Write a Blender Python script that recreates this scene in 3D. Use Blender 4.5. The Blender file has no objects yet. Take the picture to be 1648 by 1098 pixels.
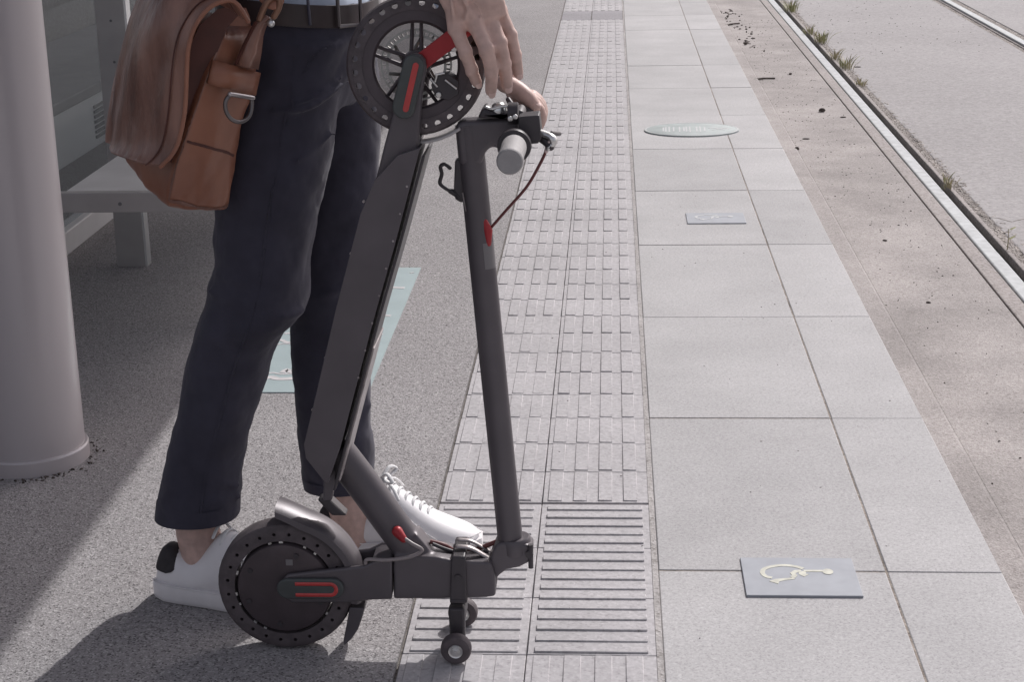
import bpy, bmesh, math, random
from math import sin, cos, pi, radians, sqrt, atan2
from mathutils import Vector, Matrix, noise
random.seed(7)
scene = bpy.context.scene
COL = scene.collection

# ------------------------------------------------------------------ camera
FPX, PITCH, YAW, ROLL, CAMH = 2736.4, 0.29823, 0.0620, -0.020, 1.2797
Fv = Vector((-sin(YAW)*cos(PITCH), cos(YAW)*cos(PITCH), -sin(PITCH)))
Rv = Vector((cos(YAW), sin(YAW), 0)); Uv = Rv.cross(Fv)
R2 = Rv*cos(ROLL) + Uv*sin(ROLL); U2 = Uv*cos(ROLL) - Rv*sin(ROLL)
cam = bpy.data.cameras.new("camera"); camo = bpy.data.objects.new("camera", cam); COL.objects.link(camo)
cam.sensor_width = 36.0; cam.lens = 36.0*FPX/1648.0; cam.clip_start = 0.05; cam.clip_end = 400
M = Matrix((R2, U2, -Fv)).transposed().to_4x4(); M.translation = Vector((0, 0, CAMH)); camo.matrix_world = M
scene.camera = camo

# ------------------------------------------------------------------ light
SUN = Vector((0.50, 0.93, 1.0)).normalized()
w = bpy.data.worlds.new("World"); scene.world = w; w.use_nodes = True
nt = w.node_tree; bg = nt.nodes["Background"]
sky = nt.nodes.new("ShaderNodeTexSky"); sky.sky_type = 'NISHITA'; sky.sun_disc = False
sky.sun_elevation = math.asin(SUN.z); sky.sun_rotation = atan2(SUN.x, SUN.y)
sky.air_density = 1.0; sky.dust_density = 4.0; sky.ozone_density = 0.6
hsv = nt.nodes.new("ShaderNodeHueSaturation"); hsv.inputs["Saturation"].default_value = 0.35
tint = nt.nodes.new("ShaderNodeMix"); tint.data_type = 'RGBA'; tint.blend_type = 'MULTIPLY'; tint.inputs[0].default_value = 1; tint.inputs[7].default_value = (1.0, .955, .99, 1)
nt.links.new(sky.outputs[0], hsv.inputs["Color"]); nt.links.new(hsv.outputs[0], tint.inputs[6]); nt.links.new(tint.outputs[2], bg.inputs[0]); bg.inputs[1].default_value = 0.128
sl = bpy.data.lights.new("sun", 'SUN'); sl.energy = 2.75; sl.angle = radians(0.53); sl.color = (1.0, 0.975, 0.96)
so = bpy.data.objects.new("sun", sl); COL.objects.link(so); so.location = (4, 8, 9)
so.rotation_euler = SUN.to_track_quat('Z', 'Y').to_euler()
scene.view_settings.view_transform = 'Standard'; scene.view_settings.look = 'None'
scene.view_settings.exposure = 0.16; scene.view_settings.gamma = 1.0

# ------------------------------------------------------------------ helpers
def at(px, py, Y):
    d = Fv*FPX + R2*(px-824) - U2*(py-549)
    return Vector((0, 0, CAMH)) + d*(Y/d.y)
def gnd(px, py, z=0.0):
    d = Fv*FPX + R2*(px-824) - U2*(py-549)
    return Vector((0, 0, CAMH)) + d*((z-CAMH)/d.z)

def mat(name, c, rough=0.6, metal=0.0, var=0.0, scale=30.0, bump=0.0, bscale=None, detail=4.0, spec=0.5, c2=None, coat=0.0, sheen=0.0, stretch=None, bdist=0.002):
    m = bpy.data.materials.new(name); m.use_nodes = True
    t = m.node_tree; b = t.nodes["Principled BSDF"]
    b.inputs["Roughness"].default_value = rough; b.inputs["Metallic"].default_value = metal
    b.inputs["Specular IOR Level"].default_value = spec
    b.inputs["Coat Weight"].default_value = coat; b.inputs["Sheen Weight"].default_value = sheen
    b.inputs["Base Color"].default_value = (*c, 1)
    tc = t.nodes.new("ShaderNodeTexCoord"); src = tc.outputs["Object"]
    if stretch:
        mp = t.nodes.new("ShaderNodeMapping"); mp.inputs["Scale"].default_value = stretch
        t.links.new(src, mp.inputs[0]); src = mp.outputs[0]
    if var or c2:
        n = t.nodes.new("ShaderNodeTexNoise"); n.inputs["Scale"].default_value = scale; n.inputs["Detail"].default_value = detail
        t.links.new(src, n.inputs["Vector"])
        r = t.nodes.new("ShaderNodeValToRGB")
        lo = c2 if c2 else tuple(max(0, x*(1-var)) for x in c); hi = c if c2 else tuple(min(1, x*(1+var)) for x in c)
        r.color_ramp.elements[0].position = .32; r.color_ramp.elements[1].position = .68
        r.color_ramp.elements[0].color = (*lo, 1); r.color_ramp.elements[1].color = (*hi, 1)
        t.links.new(n.outputs["Fac"], r.inputs[0]); t.links.new(r.outputs[0], b.inputs["Base Color"])
    if bump:
        n2 = t.nodes.new("ShaderNodeTexNoise"); n2.inputs["Scale"].default_value = bscale or scale; n2.inputs["Detail"].default_value = 5
        t.links.new(src, n2.inputs["Vector"])
        bp = t.nodes.new("ShaderNodeBump"); bp.inputs["Strength"].default_value = bump; bp.inputs["Distance"].default_value = bdist
        t.links.new(n2.outputs["Fac"], bp.inputs["Height"]); t.links.new(bp.outputs[0], b.inputs["Normal"])
    return m

def granular(name, base, dark, light, cell, spread=0.5, bump=0.5, big=None, bdist=0.003, rough=0.85, stain=0.15):
    """stone / asphalt: cells of different tone, fine noise and large faint stains"""
    m = bpy.data.materials.new(name); m.use_nodes = True
    t = m.node_tree; b = t.nodes["Principled BSDF"]; b.inputs["Roughness"].default_value = rough
    b.inputs["Specular IOR Level"].default_value = 0.13
    tc = t.nodes.new("ShaderNodeTexCoord"); o = tc.outputs["Object"]
    v = t.nodes.new("ShaderNodeTexVoronoi"); v.inputs["Scale"].default_value = cell; t.links.new(o, v.inputs["Vector"])
    sp = t.nodes.new("ShaderNodeSeparateColor"); t.links.new(v.outputs["Color"], sp.inputs[0])
    r = t.nodes.new("ShaderNodeValToRGB"); e = r.color_ramp.elements
    e[0].position = 0.0; e[0].color = (*dark, 1); e[1].position = 1.0; e[1].color = (*light, 1)
    k = r.color_ramp.elements.new(0.5-spread*.45); k.color = (*base, 1)
    k = r.color_ramp.elements.new(0.5+spread*.45); k.color = (*base, 1)
    t.links.new(sp.outputs[0], r.inputs[0])
    n = t.nodes.new("ShaderNodeTexNoise"); n.inputs["Scale"].default_value = cell*.35; n.inputs["Detail"].default_value = 6
    t.links.new(o, n.inputs["Vector"])
    mr = t.nodes.new("ShaderNodeMapRange"); mr.inputs[1].default_value = .3; mr.inputs[2].default_value = .7
    mr.inputs[3].default_value = 0.88; mr.inputs[4].default_value = 1.10; t.links.new(n.outputs["Fac"], mr.inputs[0])
    n3 = t.nodes.new("ShaderNodeTexNoise"); n3.inputs["Scale"].default_value = big or 1.3; n3.inputs["Detail"].default_value = 5; n3.inputs["Roughness"].default_value = .6
    t.links.new(o, n3.inputs["Vector"])
    m3 = t.nodes.new("ShaderNodeMapRange"); m3.inputs[1].default_value = .3; m3.inputs[2].default_value = .7
    m3.inputs[3].default_value = 1-stain; m3.inputs[4].default_value = 1+stain*.6; t.links.new(n3.outputs["Fac"], m3.inputs[0])
    mu = t.nodes.new("ShaderNodeMath"); mu.operation = 'MULTIPLY'; t.links.new(mr.outputs[0], mu.inputs[0]); t.links.new(m3.outputs[0], mu.inputs[1])
    hs = t.nodes.new("ShaderNodeMix"); hs.data_type = 'RGBA'; hs.blend_type = 'MULTIPLY'; hs.inputs[0].default_value = 1
    t.links.new(r.outputs[0], hs.inputs[6]); t.links.new(mu.outputs[0], hs.inputs[7]); t.links.new(hs.outputs[2], b.inputs["Base Color"])
    if bump:
        ad = t.nodes.new("ShaderNodeMath"); ad.operation = 'ADD'; t.links.new(v.outputs["Distance"], ad.inputs[0]); t.links.new(n.outputs["Fac"], ad.inputs[1])
        bp = t.nodes.new("ShaderNodeBump"); bp.inputs["Strength"].default_value = bump; bp.inputs["Distance"].default_value = bdist
        t.links.new(ad.outputs[0], bp.inputs["Height"]); t.links.new(bp.outputs[0], b.inputs["Normal"])
    return m

def obj(name, bm, m, parent=None, smooth=None, bevel=0.0, seg=2, subsurf=0, loc=None):
    """link one bmesh as ONE mesh object"""
    bmesh.ops.recalc_face_normals(bm, faces=bm.faces[:])
    me = bpy.data.meshes.new(name); bm.to_mesh(me); bm.free()
    o = bpy.data.objects.new(name, me); COL.objects.link(o)
    for mm in (m if isinstance(m, (list, tuple)) else [m]): me.materials.append(mm)
    if parent: o.parent = parent
    if loc is not None: o.location = loc
    if bevel:
        b = o.modifiers.new("bevel", 'BEVEL'); b.width = bevel; b.segments = seg; b.limit_method = 'ANGLE'; b.angle_limit = radians(35)
    if subsurf:
        s = o.modifiers.new("subsurf", 'SUBSURF'); s.levels = subsurf; s.render_levels = subsurf
    if smooth is not None:
        for p in me.polygons: p.use_smooth = True
        if smooth < 180: 
            try: me.set_sharp_from_angle(angle=radians(smooth))
            except Exception: pass
    return o
def thing(name, label, cat, loc=(0, 0, 0), group=None):
    o = bpy.data.objects.new(name, None); COL.objects.link(o); o.location = loc; o.empty_display_size = .05
    return tag(o, label, cat, group)
def tag(o, label, cat, group=None):
    o['label'] = label; o['category'] = cat
    if group: o['group'] = group
    return o
def struct(o, kind='structure'):
    o['kind'] = kind; return o
def copy_tree(o, parent=None):
    c = o.copy(); COL.objects.link(c); c.parent = parent
    for ch in list(o.children): copy_tree(ch, c)
    return c

def box(bm, x0, x1, y0, y1, z0, z1, mi=0):
    vs = [bm.verts.new((x, y, z)) for z in (z0, z1) for x, y in ((x0, y0), (x1, y0), (x1, y1), (x0, y1))]
    for f in ((3, 2, 1, 0), (4, 5, 6, 7), (0, 1, 5, 4), (1, 2, 6, 5), (2, 3, 7, 6), (3, 0, 4, 7)):
        fc = bm.faces.new([vs[i] for i in f]); fc.material_index = mi
def loft(bm, rings, cap=True, closed=True, mi=0):
    vr = [[bm.verts.new(p) for p in r] for r in rings]
    n = len(vr[0])
    for a, b in zip(vr, vr[1:]):
        for i in range(n if closed else n-1):
            f = bm.faces.new((a[i], a[(i+1) % n], b[(i+1) % n], b[i])); f.material_index = mi
    if cap and closed:
        for r in (vr[0], vr[-1]):
            try: bm.faces.new(r).material_index = mi
            except ValueError: pass
    return vr
def frame(d):
    d = d.normalized(); a = Vector((0, 0, 1)) if abs(d.z) < .9 else Vector((1, 0, 0))
    u = d.cross(a).normalized(); return u, d.cross(u).normalized()
def smooth_path(pts, n):
    """Catmull-Rom through pts"""
    pts = [Vector(p) for p in pts]; out = []
    for i in range(len(pts)-1):
        p0 = pts[max(0, i-1)]; p1 = pts[i]; p2 = pts[i+1]; p3 = pts[min(len(pts)-1, i+2)]
        for k in range(n):
            t = k/n
            out.append(.5*((2*p1)+(p2-p0)*t+(2*p0-5*p1+4*p2-p3)*t*t+(3*p1-p0-3*p2+p3)*t**3))
    out.append(pts[-1]); return out
def tube(bm, pts, rad, seg=12, cap_round=False, flat=1.0, mi=0, up=None):
    """round (or flattened) tube along pts; rad a number or list"""
    pts = [Vector(p) for p in pts]; n = len(pts)
    rs = list(rad) if isinstance(rad, (list, tuple)) else [rad]*n
    rings = []; u = None
    dirs = []
    for i in range(n):
        a = pts[max(0, i-1)]; b = pts[min(n-1, i+1)]; dirs.append((b-a).normalized())
    if up is not None: u = (up-dirs[0]*up.dot(dirs[0])).normalized()
    else: u, _ = frame(dirs[0])
    def ring(c, d, r):
        v = d.cross(u).normalized()
        return [c+(u*cos(2*pi*k/seg)+v*sin(2*pi*k/seg)*flat)*r for k in range(seg)]
    for i in range(n):
        d = dirs[i]; u = (u-d*u.dot(d)).normalized()
        if i == 0 and cap_round:
            for q in (80, 60, 40, 20): rings.append(ring(pts[0]-d*rs[0]*sin(radians(q)), d, rs[0]*cos(radians(q))))
        rings.append(ring(pts[i], d, rs[i]))
        if i == n-1 and cap_round:
            for q in (20, 40, 60, 80): rings.append(ring(pts[i]+d*rs[i]*sin(radians(q)), d, rs[i]*cos(radians(q))))
    loft(bm, rings, mi=mi)
def spow(x, e): return math.copysign(abs(x)**e, x)
def ering(c, u, v, n=28, ex=2.0):
    """superellipse ring"""
    return [c+u*spow(cos(2*pi*k/n), 2/ex)+v*spow(sin(2*pi*k/n), 2/ex) for k in range(n)]
def prism(bm, poly, y0, y1, mi=0):
    """polygon of Vectors/(x,z) extruded along Y"""
    P = [(p.x, p.z) if isinstance(p, Vector) else p for p in poly]
    a = [bm.verts.new((x, y0, z)) for x, z in P]; b = [bm.verts.new((x, y1, z)) for x, z in P]
    n = len(P)
    bm.faces.new(a).material_index = mi; bm.faces.new(b[::-1]).material_index = mi
    for i in range(n):
        bm.faces.new((a[i], b[i], b[(i+1) % n], a[(i+1) % n])).material_index = mi
def lathe(bm, prof, c, axis='Y', seg=48, mi=0, closed=False):
    """prof list of (radius, along)"""
    rings = []
    for r, h in prof:
        R = []
        for k in range(seg):
            a = 2*pi*k/seg
            if axis == 'Y': R.append(Vector(c)+Vector((r*cos(a), h, r*sin(a))))
            elif axis == 'Z': R.append(Vector(c)+Vector((r*cos(a), r*sin(a), h)))
            else: R.append(Vector(c)+Vector((h, r*cos(a), r*sin(a))))
        rings.append(R)
    if closed: rings.append(rings[0])
    vr = loft(bm, rings, cap=not closed, mi=mi)
    return vr
def ribbon(bm, pts, wd, z0, z1, mi=0):
    """flat stroke lying on the ground"""
    pts = [Vector((p[0], p[1], 0)) for p in pts]; L = []; Rr = []
    ws = wd if isinstance(wd, (list, tuple)) else [wd]*len(pts)
    for i, p in enumerate(pts):
        d = (pts[min(i+1, len(pts)-1)]-pts[max(0, i-1)]).normalized(); nrm = Vector((-d.y, d.x, 0))
        L.append(p+nrm*ws[i]/2); Rr.append(p-nrm*ws[i]/2)
    poly = L+Rr[::-1]
    a = [bm.verts.new((p.x, p.y, z0)) for p in L]; b = [bm.verts.new((p.x, p.y, z0)) for p in Rr]
    c = [bm.verts.new((p.x, p.y, z1)) for p in L]; d = [bm.verts.new((p.x, p.y, z1)) for p in Rr]
    n = len(pts)
    for i in range(n-1):
        for q in ((c[i], c[i+1], d[i+1], d[i]), (a[i], a[i+1], c[i+1], c[i]), (b[i+1], b[i], d[i], d[i+1])):
            bm.faces.new(q).material_index = mi
    bm.faces.new((a[0], c[0], d[0], b[0])).material_index = mi
    bm.faces.new((a[-1], b[-1], d[-1], c[-1])).material_index = mi
def remesh(o, vox, sm=4, fac=.5):
    r = o.modifiers.new("remesh", 'REMESH'); r.mode = 'VOXEL'; r.voxel_size = vox; r.use_smooth_shade = True
    if sm:
        s = o.modifiers.new("smooth", 'SMOOTH'); s.iterations = sm; s.factor = fac
def displace(o, size, strength, depth=2, mid=.5, kind='CLOUDS'):
    t = bpy.data.textures.new("folds", kind); t.noise_scale = size
    if kind == 'CLOUDS': t.noise_depth = depth
    d = o.modifiers.new("folds", 'DISPLACE'); d.texture = t; d.strength = strength; d.mid_level = mid; d.texture_coords = 'LOCAL'

# ------------------------------------------------------------------ materials
ASPH = granular("asphalt", (.302, .289, .291), (.10, .093, .095), (.46, .445, .445), 330, .56, .38, big=1.1, bdist=.002, stain=.12)
GRANS = [granular("granite", tuple(x*f for x in (.408, .402, .405)), tuple(x*f for x in (.315, .308, .31)), tuple(x*f for x in (.47, .465, .465)), 430, .6, .06, big=2.0+f, bdist=.0006, rough=.7, stain=.11) for f in (.94, 1.0, 1.05)]
GRAN = GRANS[1]
TACT = granular("tactile tile", (.425, .412, .421), (.35, .338, .345), (.475, .462, .47), 240, .6, .12, big=3.5, bdist=.0008, rough=.75, stain=.11)
GROUT = granular("joint grime", (.235, .215, .20), (.14, .13, .12), (.32, .30, .28), 180, .4, .4, stain=.3)
CONC = granular("track concrete", (.345, .320, .310), (.245, .222, .212), (.41, .385, .37), 260, .55, .4, big=2.6, bdist=.003, stain=.26)
CONC2 = granular("grey concrete", (.325, .312, .312), (.265, .252, .25), (.37, .355, .35), 120, .6, .3, big=.8, bdist=.002, stain=.09)
MOSS = granular("gravel joint", (.315, .285, .268), (.17, .15, .13), (.40, .375, .35), 120, .45, .8, big=6, bdist=.01, stain=.3)
STEEL = mat("polished rail", (.395, .41, .415), .66, 0.0, .14, 25, .12, 60, spec=.25)
RUST = mat("rail groove", (.040, .029, .027), .9, 0, .3, 60, .4, spec=.1)
SEAL = granular("rail seal", (.34, .312, .30), (.235, .21, .20), (.40, .37, .36), 140, .5, .4, stain=.15)
PILLAR = mat("grey pillar paint", (.515, .48, .49), .36, 0.15, 0, 5, .03, 60, coat=.15, c2=(.47, .425, .43), stretch=(1, 1, .12), detail=8)
ALU = mat("shelter frame", (.36, .345, .34), .45, .35, .06, 12)
EDGEM = mat("pale post edge", (.72, .73, .73), .3, .7)  # paler than the frame, for the strip along each post's right edge
WHITEP = mat("white plinth", (.52, .51, .51), .5, 0, .06, 8)
BENCHM = mat("bench top", (.50, .495, .49), .45, 0, .07, 10)
ROOFM = mat("roof metal", (.34, .34, .35), .5, .3, .05, 5)
CABM = mat("cabinet paint", (.58, .575, .575), .5, 0, .06, 6)
DARKB = mat("louvre dark", (.14, .14, .147), .6, 0, .1, 8)
PLATE = mat("plaque blue grey", (.322, .338, .368), .6, .0, .06, 25, .03, 200, spec=.2)
MINT = mat("mint enamel", (.37, .41, .405), .65, 0.0, .07, 20, spec=.15)
MINT2 = mat("mint sign film", (.335, .41, .42), .5, 0, .06, 9, .06, 150)
CREAM = mat("cream marking", (.47, .47, .40), .6, 0, .16, 60)
PALE = mat("pale marking", (.43, .44, .445), .55, 0, .08, 60)
MINTW = mat("white print", (.55, .53, .535), .6, 0, .1, 60)
FRAMEM = mat("scooter matte grey", (.101, .090, .099), .42, .25, .10, 14, .05, 500, spec=.5)
BLACKP = mat("black plastic", (.044, .038, .043), .45, 0, .15, 40, .05, 400)
RUBBER = mat("tyre rubber", (.088, .073, .078), .72, 0, .2, 60, .25, 300)
RIMM = mat("rim black", (.075, .060, .066), .42, .3, .12, 30)
RED = mat("red anodised", (.32, .022, .028), .4, .2, .1, 30)
REDL = mat("red reflector", (.46, .035, .035), .35, 0, .12, 60, coat=.4)
CAPG = mat("axle cap", (.058, .066, .066), .45, 0, .1, 40)
CABLE = mat("brown cable", (.13, .035, .035), .45)
CABLEG = mat("grey cable", (.25, .22, .22), .4)
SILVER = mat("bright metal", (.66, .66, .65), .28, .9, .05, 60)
DISC = mat("brake disc", (.34, .33, .31), .35, .85, .1, 60)
GRIP = mat("grey grip rubber", (.30, .29, .29), .65, 0, .06, 60, .2, 500)
STICK = mat("grey sticker", (.17, .16, .165), .5)
TRIM = mat("worn trim", (.34, .31, .31), .38, .6, .3, 60)
NAVY = mat("navy cotton", (.045, .043, .062), .85, 0, .14, 22, .28, 900, sheen=.10, spec=.3, bdist=.0008)
SHIRT = mat("light blue cotton", (.50, .56, .66), .8, 0, .05, 40, .2, 700)
SKIN = mat("skin", (.55, .385, .335), .48, 0, .14, 60, .45, 260, spec=.4, bdist=.0007)
NAIL = mat("nail", (.68, .50, .45), .3)
HAIR = mat("dark brown hair", (.03, .02, .015), .5, 0, .3, 60, .5, 120, stretch=(1, 1, .15))
SHOEW = mat("white leather", (.78, .765, .775), .48, 0, .04, 20, .08, 200)
SOLEW = mat("white rubber", (.74, .72, .725), .55, 0, .06, 25)
LACE = mat("white lace", (.74, .74, .74), .8, 0, .05, 200, .4, 700)
CHAR = mat("charcoal suede", (.038, .034, .037), .8, 0, .2, 60)
LEATH = mat("brown leather", (.285, .150, .112), .38, 0, 0, 20, .6, 48, c2=(.105, .042, .029), coat=.18, bdist=.007, stretch=(1, 1, .28), detail=6)  # pale ramp end paints dusty highlights into the leather colour
LEATH2 = mat("tan leather", (.30, .128, .078), .44, 0, 0, 11, .25, 60, c2=(.20, .078, .046), coat=.08)
LEATHD = mat("dark seam and shade leather", (.085, .026, .019), .6, 0, .2, 20)
BELTM = mat("dark brown belt", (.05, .037, .037), .45, 0, .15, 40)
GUN = mat("gunmetal", (.17, .155, .155), .35, .8)
GUNL = mat("light metal bar", (.45, .42, .42), .3, .8)
LEAF = mat("weed leaf", (.30, .30, .15), .6, 0, .35, 30)
LEAFD = mat("dry weed", (.42, .37, .24), .7, 0, .3, 30)
DEBR = mat("dark debris", (.075, .06, .052), .9, 0, .4, 60, .5, 100)
def glass_mat():
    m = bpy.data.materials.new("shelter glass"); m.use_nodes = True; t = m.node_tree; t.nodes.clear()
    o = t.nodes.new("ShaderNodeOutputMaterial"); mx = t.nodes.new("ShaderNodeMixShader"); tr = t.nodes.new("ShaderNodeBsdfTransparent"); gl = t.nodes.new("ShaderNodeBsdfGlossy")
    tr.inputs[0].default_value = (.86, .88, .885, 1); gl.inputs["Roughness"].default_value = .03
    df = t.nodes.new("ShaderNodeBsdfDiffuse"); df.inputs[0].default_value = (.4, .42, .42, 1)
    m2 = t.nodes.new("ShaderNodeMixShader"); m2.inputs[0].default_value = .10
    t.links.new(tr.outputs[0], m2.inputs[1]); t.links.new(df.outputs[0], m2.inputs[2])
    mx.inputs[0].default_value = .055; t.links.new(m2.outputs[0], mx.inputs[1]); t.links.new(gl.outputs[0], mx.inputs[2]); t.links.new(mx.outputs[0], o.inputs[0])
    return m
GLASS = glass_mat()

# ================================================================== SETTING
SX0, SX1, SX2 = 0.080, 0.480, 0.680          # slab columns
TX0, TXM, TX1 = -0.340, -0.139, 0.070        # tactile columns
YN, YF = -12.0, 60.0
TB = -0.20                                    # track bed level
# asphalt pavement
bm = bmesh.new(); box(bm, -40, TX0-.004, YN, YF, -.4, 0); struct(obj("asphalt_pavement", bm, ASPH))
# base below slabs and tactile (what one sees in the joints)
bm = bmesh.new(); box(bm, TX0-.0035, SX2-.006, YN, YF, -.4, -.008); struct(obj("platform_base", bm, GROUT))
# granite slabs
bm = bmesh.new()
y = 2.771-.8*6
k = 0
while y < 24:
    for (a, b) in ((SX0, SX1), (SX1, SX2)):
        g = .0013; dz = random.uniform(-.0006, .0006); gy = random.choice((.0006, .0009, .0016, .0022))
        off = random.uniform(-.002, .002)
        box(bm, a+(g if a > SX0 else 0), b-(g if b < SX2 else 0), y+gy+off, y+.8-gy, -.21 if b == SX2 else -.03, dz, random.randrange(3))
    y += .8; k += 1
struct(obj("granite_platform_edge", bm, GRANS, bevel=.0025, seg=2, smooth=40))
bm = bmesh.new(); box(bm, SX0+.0005, SX2-.008, YN, 24, -.05, -.0014); struct(obj("slab_joint_fill", bm, granular("joint sand", (.27, .235, .205), (.15, .13, .115), (.36, .325, .29), 160, .5, .5, big=9, stain=.45)))
# narrow bedding strip between tactile and slabs
bm = bmesh.new(); box(bm, TX1-.001, SX0-.0003, YN, 24, -.03, -.0012); struct(obj("mortar_joint", bm, granular("pale mortar", (.375, .358, .35), (.25, .235, .225), (.44, .425, .42), 190, .5, .4, big=5, stain=.2)))
# tactile paving: field tiles, ribs along the platform, a warning block of cross bars
bm = bmesh.new()
Y0, Y1, PIT = 2.452, 3.078, 0.1625
def field(x0, x1, y0, y1, dz=0): box(bm, x0+.0008, x1-.0008, y0+.0009, y1-.0009, -.03, -.0021+dz*.7)
cols = ((TX0, TXM), (TXM, TX1))
def ribs(ys, ye):
    yy = ys
    while yy < ye-.02:
        y2 = min(yy+PIT, ye)
        for (a, b) in cols:
            field(a, b, yy, y2, random.uniform(-.0008, .0008))
            pw = (b-a-.012)/4
            for i in range(4):
                x = a+.008+pw*i+.003
                h = random.uniform(-.0002, .0006)
                if random.random() < .12: h -= .0012
                box(bm, x, x+pw*.56, yy+.006+random.uniform(0, .002), y2-.004, -.004, h)
        yy = y2
ribs(Y1+.008, Y1+.008+PIT*51)
YE = Y1+.008+PIT*51
ribs(YE+.55, YE+.55+PIT*40)
yy = Y0-PIT*24
while yy < Y0-.02:
    ribs(yy, yy+PIT); yy += PIT
for j in range(3):
    for ci, (a, b) in enumerate(cols):
        d = .2087; o = .0 if ci else 0
        field(a, b, Y0+d*j, Y0+d*(j+1))
nb = 16; pb = (Y1-Y0)/nb
for (a, b) in cols:
    for i in range(nb):
        box(bm, a+.012, b-.014, Y0+pb*i+.006, Y0+pb*i+pb*.66, -.004, .0010+random.uniform(-.0005, .0004))
struct(obj("tactile_paving", bm, TACT, bevel=.0012, seg=1, smooth=30))
bm = bmesh.new()
for (a, b) in cols: box(bm, a+.003, b-.003, YE+.003, YE+.547, -.03, -.0015)
struct(obj("plain_dark_tile", bm, granular("dark tile", (.30, .29, .305), (.24, .23, .24), (.35, .34, .35), 200, .6, .1)))
# track bed
bm = bmesh.new(); box(bm, SX2-.004, .845, YN, YF, -.5, TB+.012); struct(obj("edge_gutter", bm, CONC, bevel=.01, seg=2))
bm = bmesh.new(); box(bm, .846, 1.222, YN, YF, -.5, TB); struct(obj("track_concrete_strip", bm, CONC, bevel=.004))
bm = bmesh.new(); box(bm, 1.226, 1.282, YN, YF, -.5, TB+.002); struct(obj("rail_seal_strip", bm, SEAL, bevel=.004))
bm = bmesh.new(); box(bm, 1.2, 2.9, YN, YF, -.6, TB-.035); struct(obj("track_base", bm, GROUT))
bm = bmesh.new(); box(bm, 1.425, 2.61, YN, YF, -.5, TB); struct(obj("track_slab", bm, CONC2, bevel=.006))
bm = bmesh.new(); box(bm, 2.80, 60, YN, YF, -.5, TB); struct(obj("far_track_concrete", bm, CONC2, bevel=.006))
def rough_strip(x0, x1, y0, y1, z, nx, ny, amp):
    b = bmesh.new(); g = [[None]*(ny+1) for _ in range(nx+1)]
    for i in range(nx+1):
        for j in range(ny+1):
            x = x0+(x1-x0)*i/nx; yv = y0+(y1-y0)*j/ny
            e = 0 if i in (0, nx) else 1
            g[i][j] = b.verts.new((x, yv, z+amp*(noise.noise(Vector((x*40, yv*40, 1)))+.6*noise.noise(Vector((x*110, yv*110, 4))))*(.4+.6*e)))
    for i in range(nx):
        for j in range(ny): b.faces.new((g[i][j], g[i+1][j], g[i+1][j+1], g[i][j+1]))
    return b
b = rough_strip(1.392, 1.475, 3, 18, TB-.002, 8, 1500, .008)
for v in b.verts:
    t_ = (v.co.x-1.392)/.083
    v.co.x += t_*(.030*noise.noise(Vector((3, v.co.y*3.2, 0)))+.016*noise.noise(Vector((9, v.co.y*14, 0)))); v.co.z -= .008*max(0, t_-.72)/.28
struct(obj("gravel_joint", b, MOSS, smooth=60), 'stuff')
struct(obj("gravel_joint", rough_strip(2.612, 2.648, 8, 20, TB-.006, 4, 500, .008), MOSS, smooth=60), 'stuff')
struct(obj("gravel_joint", rough_strip(2.738, 2.80, 8, 20, TB-.006, 5, 500, .008), MOSS, smooth=60), 'stuff')
# grooved tram rails
def rail(xh0, xh1, xg, xl, label):
    t = thing("tram_rail", label, "rail", (xh0, 0, TB), "tram rails")
    b = bmesh.new(); box(b, xh0, xh1, YN, YF, -.14, .006)
    obj("rail_head", b, STEEL, t, bevel=.006, seg=3, loc=(-xh0, 0, 0), smooth=40)
    b = bmesh.new(); lo, hi = min(xg, xh0 if xg < xh0 else xh1), max(xg, xh0 if xg < xh0 else xh1)
    box(b, lo+.0005, hi-.0005, YN, YF, -.14, -.030)
    obj("rail_groove", b, RUST, t, loc=(-xh0, 0, 0))
    b = bmesh.new(); box(b, min(xg, xl), max(xg, xl), YN, YF, -.14, .001)
    obj("keeper_lip", b, [SEAL], t, bevel=.004, loc=(-xh0, 0, 0))
rail(1.284, 1.338, 1.372, 1.391, "grooved tram rail with bright head nearest the platform edge")
rail(2.682, 2.737, 2.662, 2.650, "grooved tram rail in the upper right corner, farther from the platform")

# ------------------------------------------------------------------ plaques on the slabs
def wheelchair(px_off, mtl):
    """strokes traced on the near plaque, as ground points relative to its centre"""
    c = gnd(1292, 931)
    def g(zx, zy): p = gnd(1180+zx/7.49, 880+zy/7.49)-c; return (p.x, p.y)
    b = bmesh.new()
    arc = [g(*q) for q in ((875, 296), (800, 272), (700, 256), (610, 254), (520, 264), (440, 283), (395, 308), (384, 338), (400, 368), (440, 393), (500, 404))]
    ribbon(b, smooth_path([(x, yv, 0) for x, yv in arc], 4), .0085, .0038, .0044)
    ribbon(b, [g(520, 462), g(560, 436), g(640, 424), g(770, 410)], [.018, .012, .008, .007], .0038, .00435)
    ribbon(b, [g(745, 402), g(775, 375), g(748, 350), g(790, 325), g(850, 322)], .0095, .0038, .00445)
    ribbon(b, [g(860, 325), g(868, 360), g(915, 378)], .013, .0038, .0043)
    ribbon(b, [g(880, 322), g(990, 321), g(1110, 322)], .0075, .0038, .0045)
    hc = g(1172, 332)
    vs = [b.verts.new((hc[0]+.0095*cos(a), hc[1]+.0115*sin(a), .0046)) for a in [2*pi*i/20 for i in range(20)]]
    b.faces.new(vs)
    return b
def plaque(x, yv, sx, sy, label, m2):
    t = thing("accessibility_plaque", label, "plaque", (x, yv, 0), "accessibility plaques on the slabs")
    b = bmesh.new(); box(b, -sx/2, sx/2, -sy/2, sy/2, -.002, .0038)
    obj("plate", b, PLATE, t, bevel=.0012)
    obj("wheelchair_symbol", wheelchair(0, m2), m2, t)
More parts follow.
